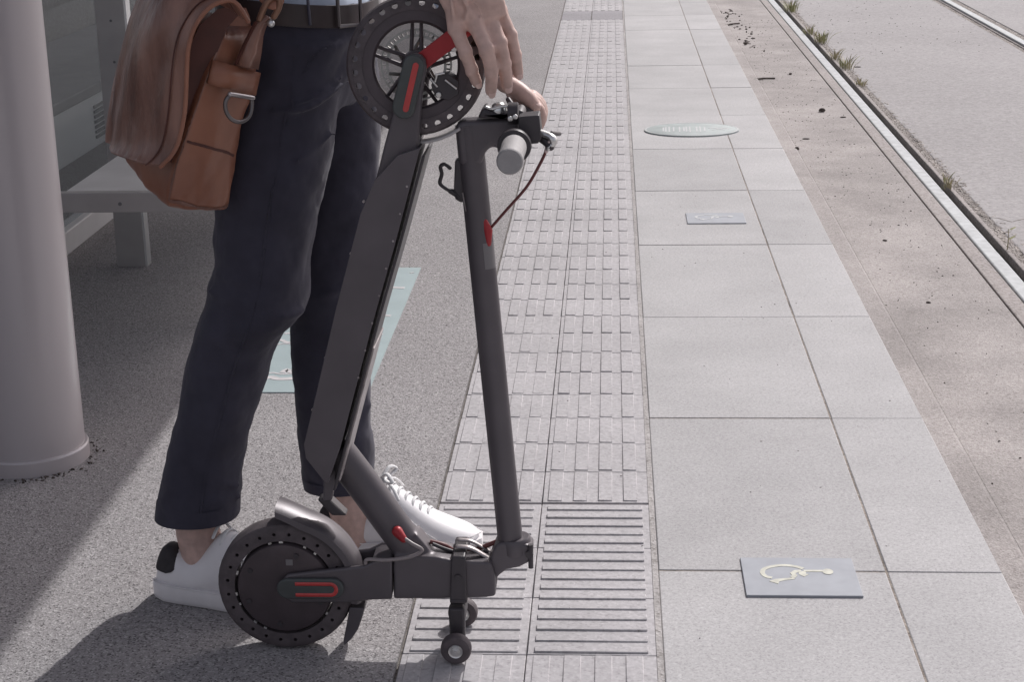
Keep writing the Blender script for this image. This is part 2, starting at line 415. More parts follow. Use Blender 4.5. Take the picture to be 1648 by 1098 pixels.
plaque(.326, 2.742, .198, .155, "blue grey plaque with clear cream wheelchair symbol, nearest on the platform slabs", CREAM)
plaque(.340, 5.525, .192, .152, "small blue grey plaque with faint pale wheelchair symbol, farther along the slabs", PALE)
# oval plate
oc = gnd(1113, 210)
t = thing("oval_plate", "pale mint oval plate with faint printed lines set on the slabs", "plate", (oc.x, oc.y, 0))
b = bmesh.new(); ring = lambda r, z: [Vector((.2*r*cos(a), .158*r*sin(a), z)) for a in [2*pi*i/64 for i in range(64)]]
loft(b, [ring(1, -.002), ring(1, .005), ring(.988, .0062)]); obj("plate", b, MINT, t, smooth=30)
b = bmesh.new()
loft(b, [ring(.985, .0063), ring(.985, .0067), ring(.955, .0067), ring(.955, .0063)], cap=False)
for i in range(13):
    x = -.125+i*.0145+(.004 if i % 3 == 0 else 0)
    if i in (4, 9): continue
    hgt = .05+.03*random.random()
    ribbon(b, [(x, -hgt), (x+.003, hgt*.9)], .0065, .0063, .0068)
ribbon(b, smooth_path([(.075, .012, 0), (.095, .03, 0), (.115, .008, 0), (.135, .02, 0), (.16, .004, 0)], 4), .013, .0063, .0068)
ribbon(b, smooth_path([(.085, -.02, 0), (.11, -.012, 0), (.14, -.022, 0)], 4), .009, .0063, .0068)
obj("print", b, PALE, t)
# mint floor sign
t = thing("floor_sign", "mint green rectangular sign stuck on the asphalt behind the person's legs", "floor sign", (-.72, 4.32, 0))
DX0, DX1, DY0, DY1 = -.905, -.572, 3.742, 4.896
b = bmesh.new(); box(b, DX0+.72, DX1+.72, DY0-4.32, DY1-4.32, -.001, .0025); obj("film", b, MINT2, t)
b = bmesh.new()
def gp(px, py): p = gnd(px, py); return (p.x+.72, p.y-4.32)
for (xa, xb, yv, wd) in ((612, 651, 465, .016), (608, 629, 510, .014), (603, 616, 540, .008), (596, 606, 560, .014), (590, 620, 492, .006), (560, 600, 480, .012), (500, 560, 468, .016), (520, 585, 500, .014), (480, 560, 530, .014)):
    ribbon(b, [gp(xa, yv), gp((xa+xb)/2, yv-.6), gp(xb, yv)], wd, .0025, .0034)
for pts, wd in (([(424, 612), (436, 609), (448, 612), (476, 611)], .02), ([(428, 604), (440, 602), (452, 604), (480, 603)], .008), ([(455, 602), (462, 597), (468, 601), (482, 596)], .016), ([(440, 553), (452, 549), (462, 553), (480, 551)], .013), ([(442, 557), (460, 555), (480, 557)], .006), ([(458, 539), (478, 537)], .01), ([(500, 590), (520, 586), (545, 590)], .016), ([(505, 560), (560, 562)], .013), ([(618, 440), (622, 446), (628, 442)], .008), ([(660, 441), (666, 440)], .008)):
    ribbon(b, smooth_path([(*gp(*q), 0) for q in pts], 3), wd, .0025, .0034)
obj("white_print", b, MINTW, t)

# ------------------------------------------------------------------ shelter
PC = Vector((-1.231, 3.315, 0)); PR = .112
t = thing("tram_shelter", "tram stop shelter with thick grey pillar, glass wall and flat roof", "shelter", (PC.x, PC.y, 0))
def lp(b): 
    for v in b.verts: v.co -= PC
    return b
b = bmesh.new(); lathe(b, [(PR, .02), (PR, 1.2), (PR+.004, 2.52)], PC, 'Z', 64); p_ = obj("pillar", lp(b), PILLAR, t, smooth=40)
b = bmesh.new(); lathe(b, [(PR+.0075, -.002), (PR+.0075, .030), (PR+.005, .034), (PR+.0005, .0345)], PC, 'Z', 64); obj("base_collar", lp(b), PILLAR, p_, smooth=30)
# roof over the waiting area: its platform-side edge throws the long shadow line
b = bmesh.new(); box(b, -4.2, .28, 2.4, 15, 2.53, 2.65); obj("roof", lp(b), ROOFM, t, bevel=.01)
# posts of the glass wall
def post(x0, x1, yv):
    b = bmesh.new(); box(b, x0, x1-.007, yv, yv+.05, 0, 2.528); q = obj("post", lp(b), ALU, t, bevel=.002)
    b = bmesh.new(); box(b, x1-.0068, x1, yv+.002, yv+.045, 0, 2.527); obj("edge_strip", lp(b), EDGEM, q)
    b = bmesh.new()
    for z in (.28, .62, .74, .98, 1.3): lathe(b, [(.004, -.0015), (.004, .0)], (x0+.045, yv-.0002, z), 'Y', 10)
    obj("rivets", lp(b), DARKB, q)
for yv in (4.93, 8.6, 12.2): post(-1.502, -1.410, yv)
b = bmesh.new(); box(b, -1.735, -1.725, 4.3, 14.5, .075, 2.3); obj("glass_wall", lp(b), GLASS, t)
b = bmesh.new(); box(b, -2.75, -1.742, 4.985, 4.995, .02, 2.3); obj("end_glass", lp(b), GLASS, t)
b = bmesh.new(); box(b, -1.76, -1.70, 4.3, 14.5, 0, .074); pl = obj("plinth", lp(b), WHITEP, t, bevel=.004)
# bench
t = thing("bench", "low pale bench with square front rail under the shelter glass", "bench", (-1.1, 3.9, 0))
o_ = Vector((-1.1, 3.9, 0))
def lb(b):
    for v in b.verts: v.co -= o_
    return b
b = bmesh.new(); box(b, -1.302, -.86, 3.912, 5.9, .425, .451); obj("seat", lb(b), BENCHM, t, bevel=.003)
b = bmesh.new(); box(b, -1.345, -.84, 3.884, 3.9115, .404, .4515); fr_ = obj("front_rail", lb(b), ALU, t, bevel=.002)
b = bmesh.new(); lathe(b, [(.0045, -.001), (.0045, .001)], (at(193, 327, 3.884).x, 3.8835, .425), 'Y', 12); obj("bolt", lb(b), DARKB, fr_)
for (x, yv) in ((-1.02, 5.6), (-1.0, 4.45)):
    b = bmesh.new(); box(b, x, x+.05, yv, yv+.05, 0, .4245); obj("leg", lb(b), ALU, t, bevel=.003)
# low cabinet behind the glass
t = thing("utility_cabinet", "low grey vented cabinet seen through the shelter glass", "cabinet", (-2.4, 6.4, 0))
o_ = Vector((-2.4, 6.4, 0))
b = bmesh.new(); box(b, -2.75, -2.155, 5.6, 12, 0, .222); bo = obj("body", lb(b), CABM, t, bevel=.004)
b = bmesh.new(); box(b, -2.78, -2.13, 5.57, 12.03, .2225, .268); obj("cap", lb(b), DARKB, t, bevel=.006)
b = bmesh.new()
for i in range(7): box(b, -2.156, -2.147, 6.93, 7.7, .035+i*.021, .046+i*.021)
obj("vent", lb(b), DARKB, t)
b = bmesh.new(); box(b, -3.6, -3.4, -2, 20, 0, .9); w_ = obj("back_wall", b, CONC2, bevel=.01); tag(w_, "plain grey wall behind the shelter glass", "wall")

# ------------------------------------------------------------------ debris and weeds
bm = bmesh.new()
def chip(x, yv, z, s, h, ang=0, thin=.5):
    n = 7; R = []
    for lev, rr in ((0, 1), (h*.6, .85), (h, .4)):
        R.append([Vector((x, yv, z+lev))+Matrix.Rotation(ang, 3, 'Z') @ Vector((s*rr*cos(2*pi*k/n)*(.8+.4*random.random()), s*thin*rr*sin(2*pi*k/n)*(.8+.4*random.random()), 0)) for k in range(n)])
    loft(bm, R)
for i in range(520):
    x = random.choice((random.uniform(.7, 1.2), random.uniform(.85, 1.2))); yv = 3+random.random()**.7*10
    chip(x, yv, TB, random.uniform(.0015, .005), random.uniform(.001, .003), random.random()*3)
for i in range(110):
    chip(random.uniform(.7, 1.0), random.uniform(11.2, 13.8), TB, random.uniform(.006, .018), random.uniform(.003, .01), random.random()*3)
for i in range(120):
    chip(random.uniform(1.5, 2.6), random.uniform(11.0, 14.5), TB, random.uniform(.002, .006), random.uniform(.001, .004), random.random()*3)
for i in range(130):
    a = random.random()*2*pi; rr = .121+abs(random.gauss(0, .012)); chip(-1.231+rr*cos(a), 3.315+rr*sin(a), 0, random.uniform(.0015, .005), random.uniform(.001, .004), random.random()*3)
for i in range(90):
    chip(random.uniform(-1, .07) if i % 2 else random.uniform(.1, .66), random.uniform(2.5, 6), 0, random.uniform(.0012, .003), .001, random.random()*3)
struct(obj("grit", bm, DEBR), 'stuff')
def clod(px, py, s, h, name, label, cat, grp, m=DEBR, z=TB, thin=.6, ang=.4):
    global bm
    p = gnd(px, py, z); bm = bmesh.new(); chip(0, 0, 0, s, h, ang, thin)
    o = obj(name, bm, m, loc=p, subsurf=1, smooth=180); tag(o, label, cat, grp)
G = "bits of litter lying on the track bed"
clod(1323, 180, .026, .022, "earth_clod", "large dark clod on the track concrete close to the near rail", "clod", G)
clod(1282, 242, .017, .018, "earth_clod", "dark clod near the platform edge level with the oval plate", "clod", G)
clod(1200, 72, .018, .02, "earth_clod", "dark clod by the platform edge, farthest of the clods", "clod", G)
clod(1297, 224, .024, .006, "dead_leaf", "thin dark leaf beside the track clods, level with the oval plate", "leaf", G, thin=.25, ang=0)
clod(1272, 120, .014, .012, "earth_clod", "small pointed clod midway between platform edge and rail, above the others", "clod", G)
clod(1357, 189, .022, .006, "dead_leaf", "flat dark leaf lying against the near rail seal", "leaf", G, thin=.3, ang=.1)
clod(1494, 488, .011, .006, "twig", "short dark twig on the concrete, nearest the camera", "twig", G, thin=.35, ang=-.3)
clod(1424, 388, .011, .006, "twig", "short dark twig on the concrete beyond the nearest twig", "twig", G, thin=.3, ang=-.4)
clod(1380, 108, .030, .006, "dead_leaf", "dry leaf on the grey slab right of the weeds", "leaf", G, thin=.25, ang=-.1)
for (a, c, s) in (((1208, 131), (1247, 127), "thin straight stick lying out from the platform edge"), ((1164, 43), (1190, 38), "bent dark stick in the litter by the platform edge")):
    p, q = gnd(*a, TB), gnd(*c, TB); bm = bmesh.new()
    tube(bm, smooth_path([Vector((0, 0, .006)), (q-p)*.5+Vector((0, .02, .008)), (q-p)+Vector((0, 0, .005))], 4), [.006]*5+[.005]*4, 7)
    tag(obj("stick", bm, DEBR, loc=p, smooth=60), s, "stick", G)
# joint crack on the track slab
cr = [gnd(*q, TB) for q in ((1570, 342), (1585, 349), (1606, 351), (1628, 357), (1640, 354), (1665, 350))]
bm = bmesh.new(); ribbon(bm, [(p.x, p.y) for p in cr], .006, TB, TB+.0008); struct(obj("slab_crack", bm, GROUT))
def weed(px, py, h, n, label, dry=.3, spread=.05):
    p = gnd(px, py, TB); t = thing("weed", label, "weed", p, "weeds along the near rail")
    b = bmesh.new(); b2 = bmesh.new()
    for i in range(n):
        a = random.random()*2*pi; d = Vector((cos(a), sin(a), 0)); base = d*random.random()*spread*.6+Vector((0, random.uniform(-spread, spread), 0))
        L = h*random.uniform(.35, 1.15); lean = random.uniform(.2, .9); wd = random.uniform(.0016, .0042)
        s = Vector((-d.y, d.x, 0)); bb = b2 if random.random() < dry else b
        prev = None
        for k in range(5):
            tt = k/4; c = base+d*L*lean*tt*tt+Vector((0, 0, L*(tt-.25*lean*tt*tt))); ww = wd*sin(pi*(.12+.88*tt))+.0004
            cur = (bb.verts.new(c-s*ww), bb.verts.new(c+s*ww+Vector((0, 0, .001))))
            if prev: bb.faces.new((prev[0], prev[1], cur[1], cur[0]))
            prev = cur
    obj("green_leaves", b, LEAF, t, smooth=180)
    obj("dry_leaves", b2, LEAFD, t, smooth=180)
weed(1273, 18, .10, 60, "green tuft growing by the near rail, farthest of the weeds", .2, .10)
weed(1304, 55, .06, 34, "low greenish tuft by the rail, between two bigger weeds", .5, .10)
weed(1322, 68, .085, 60, "bushy yellow green tuft beside the rail groove", .35, .09)
weed(1343, 95, .07, 36, "sparse dry tuft beside the rail in the middle of the row of weeds", .75, .08)
weed(1362, 110, .08, 46, "mixed green and dry tuft left of the dry leaf on the slab", .5, .09)
weed(1384, 137, .05, 30, "low yellowish tuft by the rail, just in front of the slab leaf", .6, .06)
weed(1525, 300, .05, 26, "small tuft in the gravel joint above the crack in the slab", .6, .07)
p = gnd(1621, 402, TB); t = thing("weed_sprig", "lone upright sprig with few leaves at the right edge near the crack", "weed", p, "weeds along the near rail")
b = bmesh.new(); tube(b, [Vector((0, 0, 0)), Vector((.002, 0, .04)), Vector((.0, .005, .075))], [.0022, .0016, .001], 6); obj("stem", b, LEAFD, t)
for i, (a, z, L) in enumerate(((0.2, .07, .03), (2.9, .05, .03), (.5, .035, .035), (3.4, .025, .03), (5, .06, .02))):
    b = bmesh.new(); d = Vector((cos(a), sin(a)*.6, .45)).normalized(); s = Vector((-d.y, d.x, .2)).normalized()
    vs = [b.verts.new(Vector((0, 0, z))+d*L*u_+s*wv) for u_, wv in ((0, 0), (.4, .006), (.8, .004), (1, 0), (.8, -.004), (.4, -.006))]; b.faces.new(vs)
    obj("leaf", b, LEAF if i != 1 else LEAFD, t)
#PART2
# ================================================================== SCOOTER
YW = 2.478
SB = Vector((-.46, YW, 0))
SC = thing("folded_scooter", "dark grey folded electric kick scooter standing on its rear wheel with red accents", "scooter", SB)
def sb(b):
    for v in b.verts: v.co -= SB
    return b
def part(name, b, m, parent=None, **k):
    o = obj(name, sb(b), m, parent or SC, **k)
    return o
def W(px, py, Y=YW): return at(px, py, Y)
def rot_about(b, c, Rm):
    for v in b.verts: v.co = c+Rm @ (v.co-c)
def tyre(b, c, R, rin, hw, N, hr, hR, through=True):
    Rs = R-.009; hs = hw
    faces = []
    def P(r, a, y): return Vector((c.x+r*cos(a), c.y+y, c.z+r*sin(a)))
    cache = {}
    def V(r, a, y):
        k = (round(r, 5), round(a % (2*pi), 5) % round(2*pi, 5), round(y, 5))
        if k not in cache: cache[k] = b.verts.new(P(r, a, y))
        return cache[k]
    st = 2*pi/N
    for s in range(N):
        a0 = s*st; am = a0+st/2; a1 = (s+1)*st; rm = hR
        ring = [(rin, a0), (rin, am), (rin, a1), (rm, a1), (Rs, a1), (Rs, am), (Rs, a0), (rm, a0)]
        hole = []
        for side in (-1, 1):
            y = side*hs; ov = [V(r, a, y) for r, a in ring]
            hv = []
            for (dr, da) in ((-.7, -.7), (-1, 0), (-.7, .7), (0, 1), (.7, .7), (1, 0), (.7, -.7), (0, -1)):
                hv.append(b.verts.new(P(rm+dr*hr, am+da*hr/rm, y)))
            for i in range(8):
                b.faces.new((ov[i], ov[(i+1) % 8], hv[(i+1) % 8], hv[i]))
            hole.append(hv)
        for i in range(8):
            b.faces.new((hole[0][i], hole[0][(i+1) % 8], hole[1][(i+1) % 8], hole[1][i]))
        if not through:
            b.faces.new([b.verts.new((v.co.x, c.y, v.co.z)) for v in hole[0]])
        # tread and inner wall
        for (aa, ab) in ((a0, am), (am, a1)):
            prof = [(Rs, -hs), (R-.003, -hs*.82), (R, -hs*.45), (R, hs*.45), (R-.003, hs*.82), (Rs, hs)]
            for (r0, y0), (r1, y1) in zip(prof, prof[1:]):
                b.faces.new((V(r0, aa, y0), V(r0, ab, y0), V(r1, ab, y1), V(r1, aa, y1)))
            b.faces.new((V(rin, aa, -hs), V(rin, ab, -hs), V(rin, ab, hs), V(rin, aa, hs)))
# ---- rear wheel
RC = W(462, 932); RC = Vector((RC.x, YW, .1105))
b = bmesh.new(); lathe(b, [(.004, -.026), (.060, -.0265), (.0745, -.024), (.077, -.020), (.0775, -.012), (.0775, .012), (.077, .02), (.0745, .024), (.06, .0265), (.004, .026)], RC, 'Y', 72)
rw = part("rear_wheel", b, RIMM, smooth=30)
b = bmesh.new(); tyre(b, RC, .110, .081, .022, 24, .0031, .0925, through=False); part("tyre", b, RUBBER, rw, smooth=35)
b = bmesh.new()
for i in range(26):       # rim well, glints put in as bright silver patches between hub and tyre
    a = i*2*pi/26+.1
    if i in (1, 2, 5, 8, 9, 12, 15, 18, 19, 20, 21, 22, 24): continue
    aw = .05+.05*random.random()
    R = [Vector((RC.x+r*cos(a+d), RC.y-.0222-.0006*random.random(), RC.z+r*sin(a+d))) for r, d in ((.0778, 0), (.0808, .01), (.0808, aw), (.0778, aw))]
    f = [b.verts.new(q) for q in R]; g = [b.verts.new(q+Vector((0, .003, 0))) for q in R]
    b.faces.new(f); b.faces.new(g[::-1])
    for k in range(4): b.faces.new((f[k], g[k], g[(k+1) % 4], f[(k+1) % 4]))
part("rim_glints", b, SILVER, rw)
b = bmesh.new()
for a, r in ((4.55, .062), (1.2, .062), (2.6, .062), (5.9, .062), (3.5, .062)):
    lathe(b, [(.0042, -.0285), (.0042, -.0255)], (RC.x+r*cos(a), RC.y, RC.z+r*sin(a)), 'Y', 10)
part("hub_screws", b, BLACKP, rw)
b = bmesh.new(); c = W(466, 906, YW-.0272); box(b, c.x-.006, c.x+.005, YW-.0275, YW-.0262, c.z-.005, c.z+.005); part("hub_label", b, STICK, rw)
# ---- rear fender
def fender(a0, a1, n, r0, hw, th, lift=None):
    b = bmesh.new(); rings = []
    for i in range(n+1):
        a = radians(a0+(a1-a0)*i/n); t_ = i/n
        r = r0+(lift(t_) if lift else 0)
        sec = [(0, -hw), (.010, -hw*.98), (.0155, -hw*.72), (.0175, 0), (.0155, hw*.72), (.010, hw*.98), (0, hw), (0, hw-th), (.0135, hw*.6), (.0145, 0), (.0135, -hw*.6), (0, -hw+th)]
        rings.append([Vector((RC.x+(r+h)*cos(a), YW+y, RC.z+(r+h)*sin(a))) for h, y in sec])
    loft(b, rings); return b
b = fender(93, -12, 26, .1065, .031, .004, lambda t: .016*max(0, (.22-t)/.22)**1.5+.002)
fd = part("rear_fender", b, FRAMEM, smooth=40)
b = bmesh.new()           # flexible flap trailing below the frame
fl = [((590, 968), (566, 968)), ((586, 985), (563, 985)), ((580, 1002), (560, 1002)), ((570, 1017), (557, 1016)), ((558, 1028), (556, 1022))]
rings = []
for (p, q) in fl:
    P_, Q_ = W(*p), W(*q)
    rings.append([Vector((Q_.x, YW-.024, Q_.z)), Vector((P_.x, YW-.027, P_.z)), Vector((P_.x, YW+.027, P_.z)), Vector((Q_.x, YW+.024, Q_.z))])
loft(b, rings); part("mud_flap", b, FRAMEM, fd, smooth=40, bevel=.002)
# ---- low chassis: fork arms at the wheel, block, end plate
def poly(pts, Y): return [W(x, y, Y) for x, y in pts]
b = bmesh.new()
prism(b, poly([(462, 926), (530, 918), (585, 912), (606, 902), (631, 901), (631, 966), (600, 967), (560, 971), (470, 972), (455, 962), (452, 938)], YW-.036), YW-.036, YW-.0275)
prism(b, poly([(462, 926), (530, 918), (585, 912), (606, 902), (631, 901), (631, 966), (600, 967), (560, 971), (470, 972), (455, 962), (452, 938)], YW-.036), YW+.0275, YW+.036)
prism(b, poly([(596, 908), (606, 903), (630.5, 902), (630.5, 965), (598, 966)], YW-.036), YW-.0274, YW+.0274)
rear = part("rear_fork", b, FRAMEM, bevel=.0035, seg=3, smooth=40)
b = bmesh.new()
prism(b, poly([(633, 901), (668, 896), (700, 897), (728, 903), (790, 906), (797, 930), (797, 962), (770, 964), (633, 966)], YW-.034), YW-.034, YW+.034)
CHB = b
for s in (-1, 1):         # axle caps with red reflector outline
    Y = YW+s*.036
    b = bmesh.new(); pc = poly([(450+14-13*cos(a), 948-17*sin(a)) if False else (0, 0) for a in (0,)], Y)
    L, Rr = W(463, 948, YW-.04), W(536, 948, YW-.04); rad = .0175; b.clear()
    pts = [(L.x+rad*cos(a), L.z+rad*sin(a)) for a in [pi/2+pi*i/12 for i in range(13)]]+[(Rr.x+rad*cos(a), Rr.z+rad*sin(a)) for a in [-pi/2+pi*i/12 for i in range(13)]]
    y0, y1 = sorted((Y+s*.0003, Y+s*.007)); prism(b, pts, y0, y1); cp = part("axle_cap", b, CAPG, bevel=.003, seg=3, smooth=50)
    b = bmesh.new(); r2 = .0095; xs = W(476, 948, YW-.04).x
    cpts = [Vector((xs, 0, L.z+r2))]+[Vector((Rr.x-.004+r2*cos(a), 0, L.z+r2*sin(a))) for a in [pi/2-pi*i/10 for i in range(11)]]+[Vector((xs, 0, L.z-r2))]
    yo = Y+s*.0072
    for q in cpts: q.y = yo
    tube(b, cpts, .0031, 8, flat=.35, up=Vector((0, 0, 1))); part("reflector", b, REDL, cp, smooth=60)
# ---- neck tube from chassis up to the deck hinge
n0, n1, n2, n3, n4 = W(540, 722), W(585, 780), W(630, 842), W(668, 893), W(690, 930)
b = CHB
tube(b, smooth_path([n0, n1, n2, n3, n4], 5), [.0275]*12+[.028, .0285, .029, .0295, .030, .0295, .028, .025, .02], 28)
fil = poly([(672, 852), (690, 873), (708, 893), (728, 903), (752, 908), (752, 930), (650, 930), (650, 880)], YW)
prism(b, fil, YW-.022, YW+.022)
prism(b, poly([(640, 880), (660, 880), (672, 905), (634, 905)], YW), YW-.028, YW+.028)
ch = part("chassis", b, FRAMEM); remesh(ch, .0026, 16, .5)
# ---- stabiliser: clamp strap, drop bracket, axle and two small wheels
b = bmesh.new()
prism(b, poly([(726, 898), (750, 898), (752, 966), (724, 966)], YW-.036), YW-.040, YW-.0345)
prism(b, poly([(726, 898), (750, 898), (752, 966), (724, 966)], YW-.036), YW+.0345, YW+.040)
prism(b, poly([(727, 895), (749, 895), (749, 905), (727, 905)], YW-.036), YW-.0399, YW+.0399)
prism(b, poly([(724, 964), (752, 964), (752, 971), (724, 971)], YW-.036), YW-.0399, YW+.0399)
stb = part("stabiliser_clamp", b, BLACKP, bevel=.003, seg=2, smooth=40)
b = bmesh.new(); c = W(737, 930, YW-.040); lathe(b, [(.0055, -.0425), (.0055, -.0395), (.003, -.0427)], (c.x, YW, c.z), 'Y', 6); part("bolt", b, BLACKP, stb)
ax = W(739, 1012, YW); AX = Vector((ax.x, YW, .0245))
b = bmesh.new()
prism(b, [(AX.x-.012, .0245-.010), (AX.x+.012, .0245-.010), (AX.x+.013, .083), (AX.x-.013, .083)], YW-.036, YW-.016)
box(b, AX.x-.012, AX.x+.012, YW-.0155, YW+.036, .050, .083)
part("drop_bracket", b, BLACKP, bevel=.004, seg=2, smooth=40)
b = bmesh.new(); lathe(b, [(.0045, -.075), (.0045, .085)], AX, 'Y', 14); part("axle", b, SILVER, stb, smooth=40)
for yo in (-.058, .072):
    c = AX+Vector((0, yo, 0))
    b = bmesh.new(); lathe(b, [(.0115, -.0105), (.017, -.0115), (.0225, -.0095), (.0245, -.005), (.0245, .005), (.0225, .0095), (.017, .0115), (.0115, .0105)], c, 'Y', 40)
    wv = part("small_wheel", b, RUBBER, smooth=40)
    b = bmesh.new(); lathe(b, [(.0035, -.0135), (.006, -.0132), (.0065, -.0115), (.0095, -.0112), (.0113, -.0122), (.0113, .0122), (.004, .0125)], c, 'Y', 28); part("hub", b, SILVER, wv, smooth=35)
# ---- stem
s0, s1 = W(822, 876), W(754, 200)
b = bmesh.new(); tube(b, [s0, s0.lerp(s1, .3), s0.lerp(s1, .6), s1], .0200, 32); stem = part("stem", b, FRAMEM, smooth=50)
b = bmesh.new()
p = W(783, 408, YW)
dirS = (s1-s0).normalized()
for i in range(1):
    rings = []
    for tt in (-.020, .020):
        c = p+dirS*tt; c = Vector((s0.x+(s1.x-s0.x)*((c.z-s0.z)/(s1.z-s0.z)), YW, c.z))
        rings.append([c+Vector((.0204*cos(a), .0204*sin(a), 0)) for a in [radians(-75+8*k) for k in range(9)]])
    loft(b, rings, closed=False)
part("sticker", b, STICK, stem, smooth=180)
b = bmesh.new(); p = W(747, 325, YW-.018); tube(b, [p+Vector((-.002, 0, .014)), p+Vector((.002, 0, -.014))], .002, 6, flat=.5); part("wear_mark", b, TRIM, stem)
b = bmesh.new(); p = W(786, 368, YW); tube(b, [p+Vector((-.006, -.012, .017)), p+Vector((0, -.012, 0)), p+Vector((.000, -.012, -.020))], [.005, .0075, .005], 10, True); part("cable_grommet", b, RED, stem, smooth=60)
# ---- hinge at the stem foot
hb = W(829, 876)
b = bmesh.new(); tube(b, [hb-dirS*.014, hb-dirS*.010, hb+dirS*.010, hb+dirS*.013], [.023, .0255, .0255, .023], 28)
hg = part("hinge_collar", b, FRAMEM, smooth=40)
b = bmesh.new()
prism(b, poly([(797, 880), (806, 874), (850, 878), (857, 884), (857, 903), (836, 914), (815, 918), (800, 930), (797, 961), (789, 955), (786, 912), (790, 895)], YW-.022), YW-.022, YW+.022)
part("hinge_block", b, FRAMEM, hg, bevel=.004, seg=3, smooth=40)
b = bmesh.new(); c = W(854, 892, YW-.023); tube(b, [c+Vector((0, 0, .016)), c+Vector((0, 0, -.024))], [.0045, .004], 10); lathe(b, [(.0065, -.004), (.0065, .0)], (c.x-.002, c.y, c.z), 'Y', 8); part("latch_pin", b, BLACKP, hg)
b = bmesh.new()
lev = [W(738, 880, YW-.012), W(756, 882, YW-.012), W(775, 892, YW-.012), W(800, 907, YW-.012)]
tube(b, smooth_path(lev, 4), .0062, 10, True, flat=.5); tube(b, smooth_path([q+Vector((0, .022, .002)) for q in lev], 4), .005, 10, True, flat=.5)
part("latch_lever", b, TRIM, hg, smooth=60)
# ---- cables near the chassis
b = bmesh.new(); tube(b, smooth_path([W(652, 868, YW-.036), W(664, 876, YW-.041), W(678, 884, YW-.042), W(676, 890, YW-.042), W(655, 898, YW-.040), W(620, 902, YW-.038), W(592, 901, YW-.036), W(588, 908, YW-.034)], 6), .0030, 10)
part("cable", b, CABLEG, smooth=60)
b = bmesh.new(); c = W(646, 862, YW-.028); tube(b, [c+Vector((-.006, 0, .006)), c+Vector((.004, -.006, -.004))], [.009, .006], 12, True); part("cable_grommet", b, RED, smooth=60)
b = bmesh.new(); tube(b, smooth_path([W(692, 872, YW), W(715, 878, YW), W(735, 888, YW+.005), W(768, 884, YW+.01), W(800, 872, YW+.01)], 6), .0038, 10); part("cable", b, CABLE, smooth=60)
b = bmesh.new(); tube(b, smooth_path([W(696, 876, YW-.005), W(722, 886, YW-.006), W(748, 892, YW), W(780, 890, YW+.005)], 6), .003, 10); part("cable", b, BLACKP, smooth=60)
# ---- deck stood on end
DW = .058
YN_ = YW-DW
b = bmesh.new()
prism(b, poly([(603, 290), (640, 250), (676, 238), (655, 320), (634, 400), (600, 520), (566, 650), (548, 720), (528, 778), (522, 776), (492, 738), (489, 716), (512, 620), (540, 500), (580, 345)], YN_), YN_, YW+DW)
dk = part("deck", b, FRAMEM, bevel=.007, seg=4, smooth=45)
def strip(pts, dx, th, y0, y1):
    b = bmesh.new(); a = [W(x+dx, y, YN_) for x, y in pts]
    L = [(p.x, p.z) for p in a]; R = [(p.x+th, p.z) for p in a[::-1]]
    prism(b, L+R, y0, y1); return b
edge = [(678, 250), (658, 326), (637, 404), (603, 524), (569, 654), (551, 724), (534, 790)]
b = strip(edge, 1.5, .0045, YN_-.001, YW+DW+.001); part("deck_plate", b, BLACKP, dk, bevel=.0015)
b = strip([(593, 562), (569, 654), (551, 724), (538, 776)], 5.5, .0035, YN_+.004, YW+DW-.002); part("trim_strip", b, TRIM, dk, bevel=.001)
b = bmesh.new()
for i in range(8):
    x, y = 664-i*11.2, 300+i*44
    c = W(x-9, y, YN_); lathe(b, [(.0018, -.0015), (.0018, .001)], (c.x, YN_, c.z), 'Y', 8)
for i in range(5):
    x, y = 588-i*20.5, 325+i*84
    c = W(x, y, YN_-.001); lathe(b, [(.0022, -.0035), (.0022, .002)], (c.x-.003, YN_+.004, c.z), 'Y', 8)
part("deck_screws", b, TRIM, dk)
b = bmesh.new()
prism(b, poly([(521, 774), (530, 752), (543, 756), (534, 806), (520, 806)], YW-.02), YW-.022, YW-.006); part("hinge_lug", b, FRAMEM, dk, bevel=.002)
b = bmesh.new(); prism(b, poly([(512, 800), (528, 796), (545, 812), (560, 826), (536, 826)], YW+.0), YW-.014, YW+.014); part("lug_foot", b, BLACKP, dk, bevel=.004)
# ---- front fork with red stripe cover
YFK = YW-.045
b = bmesh.new()
prism(b, poly([(650, 104), (654, 94), (661, 88), (669, 86), (678, 89), (684, 96), (686, 108), (680, 150), (676, 200), (673, 243), (640, 262), (604, 292), (618, 235), (630, 190), (640, 140)], YFK), YFK, YFK+.014)
prism(b, poly([(650, 104), (654, 94), (661, 88), (669, 86), (678, 89), (684, 96), (686, 108), (680, 150), (676, 200), (673, 243), (640, 262), (604, 292), (618, 235), (630, 190), (640, 140)], YFK), YW+.038, YW+.052)
prism(b, poly([(624, 226), (676, 222), (673, 247), (640, 262), (607, 288)], YFK), YFK+.0141, YW+.0379)
fk = part("front_fork", b, FRAMEM, bevel=.004, seg=3, smooth=45)
ca, cb_ = W(666, 104, YFK), W(650, 172, YFK)
def capsule(pa, pb, r0, r1, y0, y1):
    d = (pb-pa); a0 = atan2(d.z, d.x); b = bmesh.new()
    pts = [(pa.x+r0*cos(a), pa.z+r0*sin(a)) for a in [a0+pi/2+pi*i/12 for i in range(13)]]+[(pb.x+r1*cos(a), pb.z+r1*sin(a)) for a in [a0-pi/2+pi*i/12 for i in range(13)]]
    prism(b, pts, y0, y1); return b
b = capsule(ca, cb_, .0155, .0165, YFK-.007, YFK-.0002); fc = part("fork_cover", b, CAPG, fk, bevel=.003, seg=3, smooth=50)
b = capsule(W(670, 104, YFK), W(654, 174, YFK), .0042, .0042, YFK-.0082, YFK-.0072); part("reflector", b, REDL, fk)
